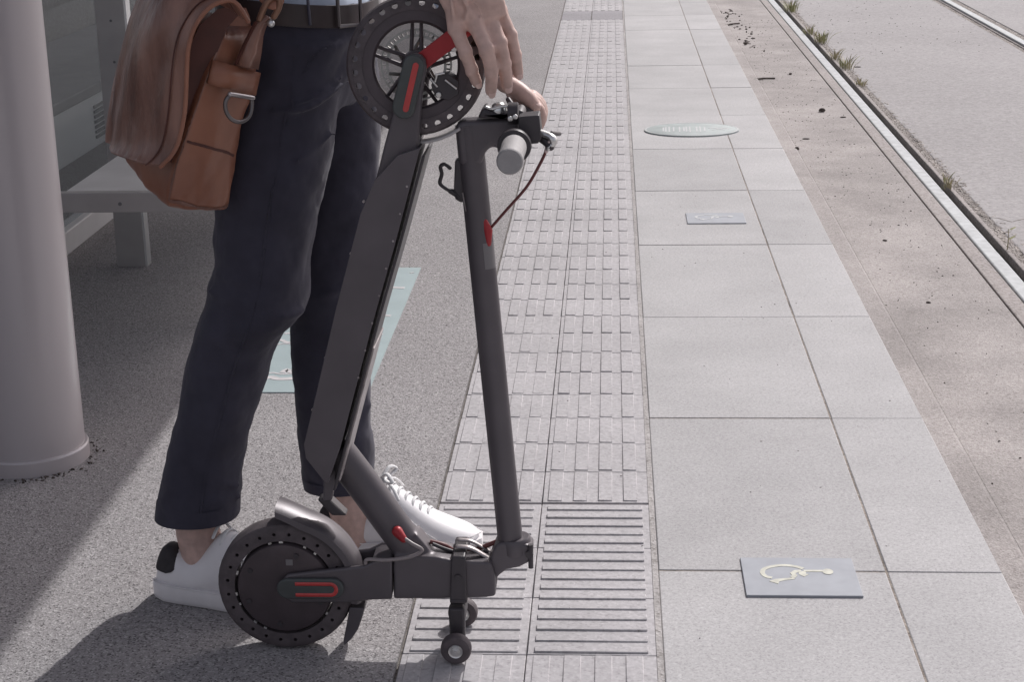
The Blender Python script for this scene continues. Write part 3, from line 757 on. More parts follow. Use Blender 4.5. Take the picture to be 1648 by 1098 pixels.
# ---- front wheel: axis turned slightly towards the viewer's side
FC = W(670, 104); FC = Vector((FC.x, YW, FC.z))
RT = Matrix.Rotation(radians(-7.6), 3, 'X') @ Matrix.Rotation(radians(6.4), 3, 'Z')
FR = .1015
def fpart(name, b, m, parent=None, **k):
    rot_about(b, FC, RT); return part(name, b, m, parent, **k)
b = bmesh.new(); tyre(b, FC, FR, .0785, .019, 28, .0048, .0895); fw_t = b
b2 = bmesh.new()
lathe(b2, [(.0605, -.014), (.064, -.017), (.0785, -.017), (.0785, .017), (.064, .017), (.0605, .014)], FC, 'Y', 72, closed=True)
lathe(b2, [(.004, -.022), (.020, -.022), (.022, -.014), (.022, .014), (.020, .022), (.004, .022)], FC, 'Y', 32)
for k in range(5):
    a = radians(88+72*k)
    for s in (-1, 1):
        d = Vector((cos(a), 0, sin(a))); n_ = Vector((-sin(a), 0, cos(a)))*.0062*s
        tube(b2, [FC+d*.018+n_*1.2, FC+d*.063+n_], [.0034, .0026], 8)
fw = fpart("front_wheel", b2, RIMM, smooth=35)
fpart("tyre", fw_t, RUBBER, fw, smooth=35)
b = bmesh.new()           # drilled brake disc
N = 44; r0, r1 = .0405, .0525
lathe(b, [(r0, -.0012), (.0445, -.0012), (.0445, .0012), (r0, .0012)], FC+Vector((0, .012, 0)), 'Y', 88, closed=True)
lathe(b, [(.0495, -.0012), (r1, -.0012), (r1, .0012), (.0495, .0012)], FC+Vector((0, .012, 0)), 'Y', 88, closed=True)
for k in range(N):
    a = 2*pi*k/N; d = Vector((cos(a), 0, sin(a))); tube(b, [FC+Vector((0, .012, 0))+d*.0435, FC+Vector((0, .012, 0))+d*.0505], .0013, 5)
for k in range(6):
    a = 2*pi*k/6+.3; d = Vector((cos(a), 0, sin(a))); n_ = Vector((-sin(a), 0, cos(a))); tube(b, [FC+Vector((0, .012, 0))+d*.02+n_*.008, FC+Vector((0, .012, 0))+d*.042], .0028, 6)
fpart("brake_disc", b, DISC, fw, smooth=40)
b = bmesh.new(); p, q = W(674, 102, YW-.024), W(752, 42, YW-.024)
d = (q-p).normalized(); n_ = Vector((-d.z, 0, d.x))*.0125
prism(b, [p+n_, p-n_, q-n_, q+n_], YW-.030, YW-.022); part("red_bracket", b, RED, bevel=.002)
b = bmesh.new()           # caliper
prism(b, poly([(694, 136), (702, 122), (722, 118), (738, 130), (738, 150), (722, 160), (702, 156)], YW-.02), YW-.024, YW+.012)
cal = part("brake_caliper", b, BLACKP, bevel=.004)
b = bmesh.new()
for p, q in (((704, 118), (700, 132)), ((700, 120), (716, 117)), ((716, 128), (735, 143)), ((692, 126), (704, 140))): tube(b, [W(*p, YW-.026), W(*q, YW-.026)], .0018, 6)
for x, y in ((706, 152), (731, 79)): lathe(b, [(.0042, -.004), (.0042, .002)], tuple(W(x, y, YW-.024)), 'Y', 10)
part("caliper_pins", b, SILVER, cal)
b = bmesh.new()           # pale front mudguard edge under the tyre
rings = []
for k in range(13):
    a = radians(268+3.1*k); r_ = FR+.007
    rings.append([FC+Vector((r_*cos(a)*1, yy, r_*sin(a)))+Vector((0, 0, 0)) for yy in (-.026, .026)]+[FC+Vector(((r_+.004)*cos(a), yy, (r_+.004)*sin(a))) for yy in (.026, -.026)])
loft(b, rings); part("front_fender", b, mat("pale fender", (.42, .40, .40), .4), smooth=40, bevel=.001)
# ---- handlebar head
b = bmesh.new()
prism(b, poly([(734, 197), (746, 191), (800, 188), (838, 186), (838, 240), (812, 240), (792, 232), (782, 243), (776, 262), (741, 262)], YW), YW-.019, YW+.019)
hd = part("stem_head", b, FRAMEM, bevel=.007, seg=4, smooth=50)
HB = W(833, 217); HB = Vector((HB.x, YW, HB.z))
b = bmesh.new(); lathe(b, [(.0115, -.20), (.0115, .24)], HB, 'Y', 20); part("handlebar", b, BLACKP, smooth=40)
for s in (-1, 1):
    y0, y1 = (-.205, -.095) if s < 0 else (.125, .25)
    b = bmesh.new(); lathe(b, [(.0005, y0), (.0165, y0), (.0182, y0+.002), (.0185, y0+.005), (.0175, (y0+y1)/2), (.0182, y1-.003), (.016, y1)], HB, 'Y', 36); part("hand_grip", b, GRIP, smooth=40)
    ym = y1+.001 if s < 0 else y0-.016
    b = bmesh.new(); lathe(b, [(.012, ym), (.0235, ym+.001), (.0245, ym+.004), (.0245, ym+.011), (.0235, ym+.014), (.012, ym+.015)], HB, 'Y', 32); part("grip_collar", b, BLACKP, smooth=40)
b = bmesh.new()
prism(b, poly([(834, 187), (868, 184), (872, 222), (866, 230), (846, 231), (836, 215)], YW-.06), YW-.066, YW-.024)
lb_ = part("brake_lever_mount", b, BLACKP, bevel=.004, seg=3, smooth=45)
b = bmesh.new(); tube(b, smooth_path([W(866, 212, YW-.05), W(880, 217, YW-.055), W(889, 222, YW-.06), W(891, 231, YW-.06), W(884, 238, YW-.06)], 5), [.007]*10+[.0075]*5+[.006]*6, 10, True, flat=.7); part("lever_tip", b, SILVER, lb_, smooth=60)
b = bmesh.new(); tube(b, smooth_path([W(870, 222, YW-.05), W(878, 228, YW-.055), W(886, 236, YW-.06)], 5), .006, 10, True); tube(b, [W(888, 214, YW-.03), W(900, 215, YW+.01)], .0035, 8, True); part("brake_lever", b, BLACKP, lb_, smooth=60)
b = bmesh.new(); tube(b, [W(884, 229, YW-.06), W(879, 243, YW-.058)], .0032, 8, True); part("cable_sleeve", b, mat("pink sleeve", (.60, .47, .46), .5), lb_, smooth=60)
b = bmesh.new(); tube(b, smooth_path([W(879, 241, YW-.058), W(872, 258, YW-.054), W(848, 300, YW-.042), (W(815, 338, YW-.025)), W(789, 368, YW-.006)], 8), .0023, 8); part("brake_cable", b, CABLE, smooth=60)
# clutter on top of the head: bell, thumb throttle, display clamp
b = bmesh.new(); c = W(803, 176, YW-.02); lathe(b, [(.0005, .011), (.006, .0105), (.010, .007), (.012, 0), (.012, -.004), (.0005, -.004)], c, 'Z', 24); part("bell", b, SILVER, smooth=50)
b = bmesh.new(); tube(b, smooth_path([W(782, 172, YW-.03), W(792, 175, YW-.03), W(806, 171, YW-.03), W(818, 171, YW-.03)], 4), .0022, 8, True); part("bell_striker", b, SILVER, smooth=60)
b = bmesh.new(); prism(b, poly([(768, 190), (778, 172), (790, 178), (808, 184), (826, 176), (842, 176), (846, 190)], YW-.03), YW-.035, YW+.02); part("switch_block", b, BLACKP, bevel=.005, seg=3, smooth=45)
b = bmesh.new(); lathe(b, [(.0125, -.008), (.016, -.007), (.016, .007), (.0125, .008)], W(826, 182, YW-.045), 'X', 20); tube(b, [W(818, 160, YW-.01), W(826, 172, YW-.02)], .004, 8, True); part("throttle", b, BLACKP, smooth=45)
b = bmesh.new(); 
for x, y in ((829, 188), (821, 191)): lathe(b, [(.004, -.002), (.004, .002)], tuple(W(x, y, YW-.068)), 'Y', 12)
part("clamp_screws", b, SILVER)
# hook on the stem
b = bmesh.new(); tube(b, smooth_path([W(724, 270, YW), W(716, 264, YW), W(709, 268, YW), (W(711, 280, YW)), W(708, 294, YW), W(716, 302, YW), W(732, 311, YW), W(743, 318, YW)], 5), [.0030]*28+[.0045]*4+[.007]*4, 10, True); part("bag_hook", b, BLACKP, stem, smooth=60)
b = bmesh.new(); prism(b, poly([(733, 256), (742, 254), (748, 318), (740, 316), (731, 304)], YW), YW-.010, YW+.010); part("hook_base", b, BLACKP, stem, bevel=.002)

# ================================================================== PERSON
PB = Vector((-.55, 2.75, 0))
PE = thing("person", "person in navy trousers, brown belt and white sneakers, holding the folded scooter's front wheel", "person", PB)
def pp(name, b, m, parent=None, **k):
    for v in b.verts: v.co -= PB
    return obj(name, b, m, parent or PE, **k)
def limb(b, pts, rad, seg=16, n=4, flat=1.0, up=None):
    sp = smooth_path(pts, n); rs = []
    m_ = len(pts)-1
    for i in range(len(sp)):
        t_ = i/n; k = min(int(t_), m_-1); f = t_-k; rs.append(rad[k]*(1-f)+rad[k+1]*f)
    tube(b, sp, rs, seg, True, flat, up=up)
YR, YL = 2.665, 2.835      # near and far leg
hipR, hipL = at(492, 60, 2.69), at(520, 60, 2.82)
SHR, SHL = Vector((-.47, 2.60, 1.44)), Vector((-.45, 2.95, 1.44))
b = bmesh.new()
# torso, neck, head
tor = [(Vector((-.515, 2.755, .93)), .085, .125), (Vector((-.505, 2.76, 1.05)), .095, .135), (Vector((-.485, 2.765, 1.20)), .12, .165), (Vector((-.465, 2.77, 1.34)), .125, .185), (Vector((-.455, 2.775, 1.43)), .095, .17), (Vector((-.445, 2.775, 1.49)), .06, .075)]
loft(b, [ering(c, Vector((u, 0, 0)), Vector((0, v, 0)), 24, 2.3) for c, u, v in tor])
limb(b, [Vector((-.445, 2.775, 1.44)), Vector((-.42, 2.775, 1.56))], [.06, .055], 18)
HC = Vector((-.385, 2.765, 1.64))
loft(b, [ering(HC+Vector((dx, 0, dz)), Vector((u, 0, 0)), Vector((0, v, 0)), 24, 2.2) for dx, dz, u, v in ((.02, -.125, .03, .03), (.02, -.11, .065, .052), (.012, -.07, .085, .066), (.0, -.01, .097, .075), (-.01, .05, .098, .076), (-.015, .095, .075, .06), (-.015, .118, .03, .025))])
tube(b, [HC+Vector((.085, 0, .01)), HC+Vector((.112, 0, -.03)), HC+Vector((.098, 0, -.042))], [.008, .014, .01], 10, True)
for s in (-1, 1): tube(b, [HC+Vector((-.01, s*.073, .01)), HC+Vector((-.015, s*.086, -.01)), HC+Vector((-.005, s*.077, -.035))], [.012, .014, .008], 10, True)
# legs under the trousers, ankles and feet
for (hp, kn, an) in ((hipR, at(425, 450, YR), at(318, 850, YR-.005)), (hipL, at(532, 450, YL), at(560, 815, YL))):
    limb(b, [hp, hp.lerp(kn, .5), kn, kn.lerp(an, .35), an.lerp(kn, .18), an+Vector((0, 0, .012)), an+Vector((.01, 0, -.06))], [.060, .050, .042, .038, .034, .038, .038], 18)
# arms
EL = Vector((-.42, 2.50, 1.16)); WR = at(722, -62, 2.435)
limb(b, [SHR, SHR.lerp(EL, .5), EL, EL.lerp(WR, .45), WR], [.055, .046, .040, .038, .027], 18)
ELL = Vector((-.36, 2.95, 1.16)); WL = at(806, 92, 2.74)
limb(b, [SHL, SHL.lerp(ELL, .5), ELL, ELL.lerp(WL, .5), WL], [.055, .046, .040, .036, .027], 18)
# right hand: palm and five fingers over the tyre
YA = 2.437
FA = [at(733, 44, YA-.008), at(749, 84, YA-.012), at(759, 112, YA-.004), at(767, 132, YA+.006)]
FB = [at(765, 38, YA-.004), at(783, 80, YA-.014), at(791, 116, YA-.006), at(790, 146, YA+.006)]
FCc = [at(787, 28, YA+.012), at(804, 70, YA+.003), at(812, 104, YA+.010), at(816, 138, YA+.022)]
FD = [at(803, 18, YA+.034), at(821, 58, YA+.026), at(829, 90, YA+.030), at(834, 118, YA+.038)]
for F_, r in ((FA, (.0112, .0098, .0090, .0080)), (FB, (.0122, .0108, .0098, .0086)), (FCc, (.0125, .0110, .0099, .0088)), (FD, (.0118, .0102, .0094, .0080))):
    base = WR.lerp(F_[0], .45)
    limb(b, [base, F_[0]], [.013, r[0]*1.08], 14, 4)
    limb(b, F_, r, 16, 4)
    for j in (0, 1, 2):     # knuckles
        tube(b, [F_[j]+Vector((.001, -.0012, .002)), F_[j]+Vector((-.0005, -.0012, -.002))], r[j]*1.05, 12, True)
pc_ = [WR+Vector((0, 0, .0)), at(742, -20, YA+.002), at(764, 8, YA+.004), at(772, 34, YA+.006)]
loft(b, [ering(c, Vector((.80, 0, -.6)).normalized()*0+Vector((u, .25*u, .18*u)), Vector((-.2*v, v, 0)), 20, 2.6) for c, u, v in zip(pc_, (.026, .036, .042, .040), (.020, .019, .017, .013))])
limb(b, [WR.lerp(pc_[1], .6)+Vector((.0, .014, 0)), at(752, 30, YA+.05), at(765, 75, YA+.072), at(768, 105, YA+.078)], [.016, .013, .0115, .0085], 14, 4)   # thumb behind the tyre
for F_ in (FA, FB, FCc, FD):       # tendons on the back of the hand
    tube(b, smooth_path([WR.lerp(F_[0], .28)+Vector((0, -.0225, .002)), WR.lerp(F_[0], .62)+Vector((0, -.0205, .002)), F_[0]+Vector((0, -.0085, .004))], 6), [.0022]*6+[.0034]*6+[.004], 8, True)
tube(b, smooth_path([at(722, -40, YA-.024), at(745, -8, YA-.0235), at(752, 14, YA-.0215), at(748, 34, YA-.0165)], 5), .0022, 8, True)
tube(b, smooth_path([at(745, -8, YA-.0235), at(766, 6, YA-.0215), at(776, 26, YA-.0165)], 5), .0020, 8, True)
# left hand closed on the far grip
HL = HB+Vector((0, .185, 0))
loft(b, [ering(c, u, v, 18, 2.6) for c, u, v in ((WL, Vector((.018, 0, .018)), Vector((0, .026, 0))), (WL.lerp(HL, .4)+Vector((0, 0, .014)), Vector((.012, 0, .014)), Vector((0, .034, 0))), (HL+Vector((-.014, 0, .023)), Vector((.008, 0, .011)), Vector((0, .037, 0))))])
for k in range(4):
    yo = -.033+.0215*k; r = (.0095, .0102, .0100, .0086)[k]; c = HL+Vector((0, yo, 0)); R_ = .0275
    limb(b, [c+Vector((R_*cos(a)*1.05, 0, R_*sin(a))) for a in (radians(118), radians(62), radians(5), radians(-55), radians(-110))], [r*1.15, r*1.1, r, r*.95, r*.8], 14, 3)
TH = [at(812, 134, 2.625), at(832, 144, 2.615), at(849, 157, 2.605), at(861, 171, 2.60)]
limb(b, TH, [.0145, .0142, .0128, .0098], 16, 5)
body = pp("body", b, SKIN); remesh(body, .0026, 3, .5)
# nails, knuckle creases come with the skin's bump
def nail(p, q, r, out):
    b = bmesh.new(); d = (q-p).normalized(); o_ = (out-d*out.dot(d)).normalized(); s_ = d.cross(o_)
    c = q+o_*r*.80; rr = []
    for t_ in (-.9, -.3, .3, .8):
        wd = r*(.62 if abs(t_) < .8 else .40)
        rr.append([c+d*t_*r*.75+s_*wd*x+o_*(r*.16*(1-x*x)) for x in (-1, -.5, 0, .5, 1)])
    loft(b, rr, closed=False); return pp("nail", b, NAIL, body, smooth=180)
for F_, r in ((FA, .0080), (FB, .0086), (FCc, .0088), (FD, .0080)): nail(F_[2], F_[3]+(F_[3]-F_[2]).normalized()*r*.3, r, Vector((.35, -1, .1)))
nail(TH[2], TH[3], .0098, Vector((.4, -.3, 1)))
# eyes, mouth, hair
for s in (-1, 1):
    b = bmesh.new(); lathe(b, [(.0005, .004), (.009, .003), (.0115, -.004), (.0005, -.008)], HC+Vector((.088, s*.031, .012)), 'X', 16); pp("eye", b, MINTW, body, smooth=180)
    b = bmesh.new(); lathe(b, [(.0005, .0055), (.005, .0045), (.005, .002)], HC+Vector((.088, s*.031, .012)), 'X', 12); pp("iris", b, BLACKP, body, smooth=180)
b = bmesh.new(); tube(b, [HC+Vector((.083, -.022, -.072)), HC+Vector((.092, 0, -.070)), HC+Vector((.083, .022, -.072))], [.003, .006, .003], 8, True); pp("mouth", b, mat("lips", (.33, .13, .11), .5), body, smooth=180)
b = bmesh.new(); loft(b, [ering(HC+Vector((dx, 0, dz)), Vector((u, 0, 0)), Vector((0, v, 0)), 24, 2.2) for dx, dz, u, v in ((-.045, -.06, .055, .068), (-.03, .0, .085, .080), (-.022, .05, .100, .083), (-.02, .10, .084, .070), (-.02, .128, .04, .034))]); hr = pp("hair", b, HAIR, smooth=180, subsurf=1); displace(hr, .02, .008)
# ---- trousers
def leg_rings(prof, Yc, dep):
    R = []
    for (y, xl, xr) in prof:
        a, c = at(xl, y, Yc), at(xr, y, Yc); m_ = (a+c)/2
        u = (c-a)/2; R.append(ering(m_, u, Vector((0, u.length*dep, 0)), 40, 2.25))
    return R
def interp(prof, n=5):
    out = []
    P_ = smooth_path([Vector(q) for q in prof], n)
    return [(p.y, p.x, p.z) if False else (p.x, p.y, p.z) for p in P_]
NEAR = [(60, 404, 572), (100, 392, 556), (150, 378, 548), (200, 366, 541), (250, 357, 534), (300, 350, 524), (345, 345, 512), (385, 342, 503), (415, 344, 500), (440, 341, 499), (455, 338, 498), (475, 339, 495), (492, 333, 491), (508, 325, 487), (525, 317, 470), (540, 311, 455), (565, 304, 440), (600, 297, 430), (650, 288, 416), (700, 279, 401), (745, 270, 389), (770, 264, 385), (784, 260, 387), (801, 255, 385), (823, 252, 384)]
FAR = [(60, 440, 605), (120, 452, 612), (200, 462, 613), (280, 470, 611), (350, 474, 605), (420, 474, 598), (480, 471, 594), (520, 470, 593), (560, 470, 594), (620, 473, 596), (680, 480, 598), (730, 485, 600), (750, 487, 601), (763, 488, 600), (777, 490, 600)]
hollow = []
b = bmesh.new()
loft(b, leg_rings(NEAR, YR, 1.0))
loft(b, leg_rings(FAR, YL, .95))
pel = [(Vector((-.505, 2.755, 1.005)), .118, .160), (Vector((-.51, 2.755, .96)), .125, .168), (Vector((-.515, 2.755, .90)), .118, .165), (Vector((-.52, 2.755, .84)), .095, .150)]
loft(b, [ering(c, Vector((u, 0, 0)), Vector((0, v, 0)), 32, 2.4) for c, u, v in pel])
def tub(x, y, Y): return at(x, y, Y)
# soft folds modelled as ridges: behind the knee, at the knee front, above the hem, seam on the thigh
for pts, r in (([(345, 440, YR-.05), (380, 452, YR-.075), (430, 462, YR-.07)], .010), ([(337, 468, YR-.05), (375, 480, YR-.072), (420, 478, YR-.065)], .009), ([(487, 500, YR-.03), (455, 508, YR-.06), (410, 500, YR-.068)], .010), ([(470, 522, YR-.03), (440, 520, YR-.055), (400, 512, YR-.06)], .008), ([(383, 782, YR-.02), (360, 778, YR-.045), (320, 786, YR-.055)], .007), ([(386, 800, YR-.02), (355, 802, YR-.05)], .006), ([(560, 130, YR-.03), (500, 170, YR-.085), (440, 180, YR-.09)], .008), ([(540, 215, YR-.03), (480, 260, YR-.085)], .007), ([(592, 690, YL-.02), (570, 730, YL-.045), (560, 760, YL-.05)], .006), ([(500, 480, YL-.06), (540, 470, YL-.062), (585, 450, YL-.04)], .008), ([(596, 650, YL-.02), (575, 690, YL-.045)], .006)):
    limb(b, [tub(*q) for q in pts], [r*.5]+[r]*(len(pts)-2)+[r*.5], 10, 5)
tr = pp("trousers", b, NAVY); remesh(tr, .0045, 9, .55); displace(tr, .085, .012, 1); displace(tr, .03, .0042, 2)
for nm, pts in (("side_seam", [(478, 60, 2.55), (462, 150, 2.55), (447, 250, 2.55), (432, 345, 2.56), (420, 440, 2.57), (398, 530, 2.58), (362, 650, 2.59), (335, 745, 2.60), (322, 832, 2.60)]), ("pocket_edge", [(545, 62, 2.57), (520, 95, 2.56), (486, 118, 2.55)])):
    b = bmesh.new(); tube(b, smooth_path([at(*q) for q in pts], 10), .0022, 6, True); q_ = pp(nm, b, NAVY, tr, smooth=60)
    m_ = q_.modifiers.new('hug', 'SHRINKWRAP'); m_.target = tr; m_.offset = .0012; m_.wrap_method = 'NEAREST_SURFACEPOINT'; m_.wrap_mode = 'OUTSIDE_SURFACE'
# hems: thin turned cuffs
for prof, Yc, wd in ((NEAR, YR, 1.0), (FAR, YL, .95)):
    R_ = leg_rings(prof[-2:], Yc, wd); b = bmesh.new()
    o1 = [[(p-(sum(r, Vector())/len(r)))*1.012+(sum(r, Vector())/len(r)) for p in r] for r in R_]
    dn = Vector((0, 0, -.004))
    i1 = [[(p-(sum(r, Vector())/len(r)))*.93+(sum(r, Vector())/len(r)) for p in r] for r in R_[::-1]]
    if Yc == YR:   # the near hem dips at the heel
        pass
    loft(b, [o1[0], [p+dn for p in o1[1]], [p+dn for p in i1[0]], i1[1]], cap=False); pp("hem", b, NAVY, tr, smooth=60)
# belt and buckle
b = bmesh.new()
def bring(z, g): return ering(Vector((-.505, 2.755, z)), Vector((.121+g, 0, -.012)), Vector((0, .163+g, 0)), 60, 2.4)
loft(b, [bring(.985, .002), bring(.9855, .0055), bring(1.0195, .0055), bring(1.02, .002)], cap=False); bl = pp("belt", b, BELTM, smooth=50)
b = bmesh.new(); c = at(562, 15, 2.625)
Rb = Matrix.Rotation(radians(40), 3, 'Z')
for pts in ([(-.02, 0, -.024), (.02, 0, -.024), (.02, 0, .024), (-.02, 0, .024), (-.02, 0, -.024)],):
    tube(b, [c+Rb @ Vector(p) for p in pts], .0035, 8)
pp("buckle", b, GUN, bl, smooth=40)
b = bmesh.new(); tube(b, [at(495, -5, 2.585), at(499, 40, 2.583)], .006, 8, flat=.4); pp("belt_loop", b, NAVY, tr)
# ---- shirt
b = bmesh.new()
loft(b, [ering(c, Vector((u+.012, 0, 0)), Vector((0, v+.012, 0)), 28, 2.3) for c, u, v in [(Vector((-.505, 2.757, .975)), .108, .150)]+tor[1:5]]+[ering(tor[5][0]+Vector((0, 0, -.01)), Vector((.066, 0, 0)), Vector((0, .07, 0)), 28, 2)])
limb(b, [SHR, SHR.lerp(EL, .5), EL, EL.lerp(WR, .45), EL.lerp(WR, .86)], [.068, .060, .054, .048, .040], 18)
limb(b, [SHL, SHL.lerp(ELL, .5), ELL, ELL.lerp(WL, .45), ELL.lerp(WL, .80)], [.068, .060, .054, .048, .040], 18)
sh = pp("shirt", b, SHIRT); remesh(sh, .006, 6, .5); displace(sh, .06, .012, 2)
# ---- shoes
def shoe(heel, toe, bow=True):
    d = (toe-heel); L = d.length; d.normalize(); s = Vector((-d.y, d.x, 0)); up = Vector((0, 0, 1)); k = L/.30
    st = [(.0, .016, .018, .082), (.008, .027, .018, .094), (.03, .034, .018, .095), (.06, .037, .018, .074), (.085, .039, .018, .080), (.108, .041, .018, .104), (.135, .0425, .018, .143), (.16, .045, .018, .120), (.19, .049, .018, .095), (.22, .051, .018, .076), (.25, .049, .018, .063), (.275, .042, .018, .054), (.292, .028, .018, .044), (.298, .012, .018, .036)]
    R = []
    for (x, hw, z0, z1) in st:
        ring = []
        for i in range(26):
            a = 2*pi*i/26; cx, cz = spow(cos(a), 2/2.5), spow(sin(a), 2/2.3)
            tt = (cz+1)/2; w_ = hw*(1-.42*max(0, tt-.3))
            zz = z0+(z1-z0)*tt; ring.append(heel+d*(x+.24*max(0, zz-.035)*max(0, 1-x/.07))*k+s*cx*w_*1.03+up*zz)
        R.append(ring)
    b = bmesh.new(); loft(b, R); up_o = pp("shoe", b, SHOEW, smooth=180, subsurf=1)
    b = bmesh.new(); R = []
    sol = [(-.004, .014), (.004, .029), (.025, .0375), (.06, .040), (.11, .0415), (.16, .046), (.20, .051), (.235, .0525), (.265, .048), (.288, .036), (.302, .016)]
    for (x, hw) in sol:
        rise = .010*max(0, (x-.24)/.06)**1.6 + .004*max(0, (.02-x)/.02)
        R.append([heel+d*x*k+s*a*hw+up*z for a, z in ((-1, .004+rise), (-1.05, .012+rise), (-1.05, .028), (-1, .034), (1, .034), (1.05, .028), (1.05, .012+rise), (1, .004+rise), (.9, .0+rise), (-.9, .0+rise))])
    loft(b, R); pp("sole", b, SOLEW, up_o, smooth=50, bevel=.002)
    # sole seam and toe bumper
    b = bmesh.new()
    for sg in (-1, 1):
        tube(b, [heel+d*x*k+s*sg*(hw*1.035)+up*.0345 for x, hw in sol], .0011, 6)
    tube(b, smooth_path([heel+d*.225*k+s*(-.052)+up*.045, heel+d*.20*k+s*(-.050)+up*.062, heel+d*.175*k+s*(-.041)+up*.082], 4), .0012, 6)
    tube(b, smooth_path([heel+d*.272*k+s*(-.043)+up*.040, heel+d*.288*k+s*(-.033)+up*.046, heel+d*.300*k+up*.040], 4), .0022, 6)
    pp("stitching", b, SOLEW, up_o, smooth=60)
    # dark heel tab: a thin patch lying on the back of the upper
    b = bmesh.new(); R = []
    for (x, hw, z1, zb) in ((.0, .016, .082, .060), (.004, .0225, .089, .057), (.010, .0285, .095, .056), (.020, .0318, .097, .055), (.032, .0345, .094, .054), (.043, .0357, .086, .057), (.052, .0367, .076, .064)):
        zs = [zb+(z1-zb)*i/7 for i in range(7)]+[zb+(z1-zb)*.97]; half = []
        for z in zs:
            tt = (z-.018)/(z1-.018); cx = max(.02, 1-abs(2*tt-1)**2.3)**(1/2.5)
            half.append((hw*cx*(1-.42*max(0, tt-.3))*1.03+.0010, z))
        pts = [(-q, z) for q, z in half]+[(q, z) for q, z in half[::-1]]
        R.append([heel+d*(x-.0016+.24*max(0, z-.035)*max(0, 1-x/.07))*k+s*q+up*(z+.0008) for q, z in pts])
    loft(b, R, closed=False)
    b.faces.new([v for v in list(b.verts)[:16]])
    pp("heel_tab", b, CHAR, up_o, smooth=60)
    # laces
    b = bmesh.new()
    for i in range(7):
        t_ = i/6; x = .128+.078*t_; z = .140-.0585*t_; hw = .022+.006*t_
        tube(b, smooth_path([heel+d*(x-.004)*k+s*(-hw)+up*(z-.012), heel+d*x*k+s*(-hw*.4)+up*(z+.003), heel+d*(x+.003)*k+s*(hw*.4)+up*(z+.003), heel+d*(x+.006)*k+s*hw+up*(z-.012)], 4), .0036, 8, True, flat=.55)
    c = heel+d*.125*k+up*.146
    for sg in ((-1, 1) if bow else ()):
        tube(b, smooth_path([c, c+s*sg*.020+up*.014+d*.012, c+s*sg*.034+up*.004+d*.022, c+s*sg*.018-up*.002+d*.012, c], 4), .0042, 8, flat=.6)
        tube(b, smooth_path([c, c+s*sg*.022-up*.010+d*.02, c+s*sg*.036-up*.028+d*.032], 4), .0036, 8, True, flat=.6)
    pp("laces", b, LACE, up_o, smooth=60)
shoe(Vector((-.788, 2.668, 0)), Vector((-.500, 2.590, 0)), bow=False)
shoe(Vector((-.542, 2.842, 0)), Vector((-.240, 2.846, 0)))

# ================================================================== BAG
GB = at(300, 200, 2.50)
BG = thing("messenger_bag", "brown leather messenger bag with flap hanging at the person's hip", "bag", GB)
def gb(name, b, m, parent=None, **k):
    for v in b.verts: v.co -= GB
    return obj(name, b, m, parent or BG, **k)
lv = [((200, 262, 2.62), (266, 338, 2.44), (380, 347, 2.53)), ((187, 236, 2.63), (276, 285, 2.435), (381, 290, 2.535)), ((186, 205, 2.635), (296, 226, 2.43), (389, 236, 2.535)), ((192, 157, 2.64), (316, 172, 2.43), (405, 182, 2.535)), ((204, 100, 2.645), (336, 112, 2.435), (420, 118, 2.54)), ((222, 43, 2.65), (352, 72, 2.45), (428, 74, 2.545)), ((240, 0, 2.65), (366, 40, 2.46), (434, 40, 2.55))]
R = []
for FL, NC, GR in lv:
    A, B_, C_ = at(*FL), at(*NC), at(*GR); D_ = A+C_-B_+Vector((0, .0, 0))
    ring = []
    cs = [A, B_, C_, D_]
    for i in range(4):
        p0, p1, p2 = cs[i-1], cs[i], cs[(i+1) % 4]
        r = .028 if i != 1 else .012
        a = p1+(p0-p1).normalized()*r; c = p1+(p2-p1).normalized()*r
        for t_ in (0, .25, .5, .75, 1): ring.append((1-t_)**2*a+2*t_*(1-t_)*p1+t_*t_*c)
        for t_ in (.25, .5, .75):
            e = p2+(p1-p2).normalized()*(.028 if (i+1) % 4 != 1 else .012)
            m_ = c.lerp(e, t_)
            ctr = (A+C_)/2; out = (m_-ctr); out.z = 0; ring.append(m_+out.normalized()*.006*sin(pi*t_))
    R.append(ring)
b = bmesh.new(); 
bot = [p.lerp(sum(R[0], Vector())/len(R[0]), .25)+Vector((0, 0, -.006)) for p in R[0]]
loft(b, [bot]+R); bodyb = gb("bag_body", b, LEATH2, smooth=180, subsurf=2); displace(bodyb, .05, .010, 2)
# flap: sheet from the near edge back round the front, folded over the top
E_ = [(262, 268), (280, 250), (292, 226), (300, 180), (304, 130), (309, 70), (322, 36), (350, 8), (384, 2), (404, 34)]
S_ = [(188, 214), (184, 212), (183, 198), (189, 150), (201, 92), (219, 40), (231, 0), (250, -50), (300, -90), (350, -80)]
rows = []
for (e, s_) in zip(smooth_path([Vector((x, y, 0)) for x, y in E_], 4), smooth_path([Vector((x, y, 0)) for x, y in S_], 4)):
    a, c = at(e.x, e.y, 2.405), at(s_.x, s_.y, 2.66); row = []
    for j in range(25):
        t_ = j/24; m_ = a.lerp(c, t_)
        out = Vector((-.62, -.78, .05))*(.048*sin(pi*min(1, t_*1.02))**.75)
        fold = .009*noise.noise(Vector((t_*7.0, m_.z*3.5, 2)))+.003*noise.noise(Vector((t_*15, m_.z*6+t_*4, 7)))+.0035*abs(noise.noise(Vector((t_*22, m_.z*9, 11))))*2-.006*math.exp(-((t_-.46-.10*sin(m_.z*9))/.03)**2)-.005*math.exp(-((t_-.74+.08*sin(m_.z*11))/.03)**2)
        row.append(m_+out+Vector((-.6, -.8, 0))*fold)
    rows.append(row)
b = bmesh.new(); vr = [[b.verts.new(p) for p in r] for r in rows]
for r, q in zip(vr, vr[1:]):
    for j in range(24): b.faces.new((r[j], r[j+1], q[j+1], q[j]))
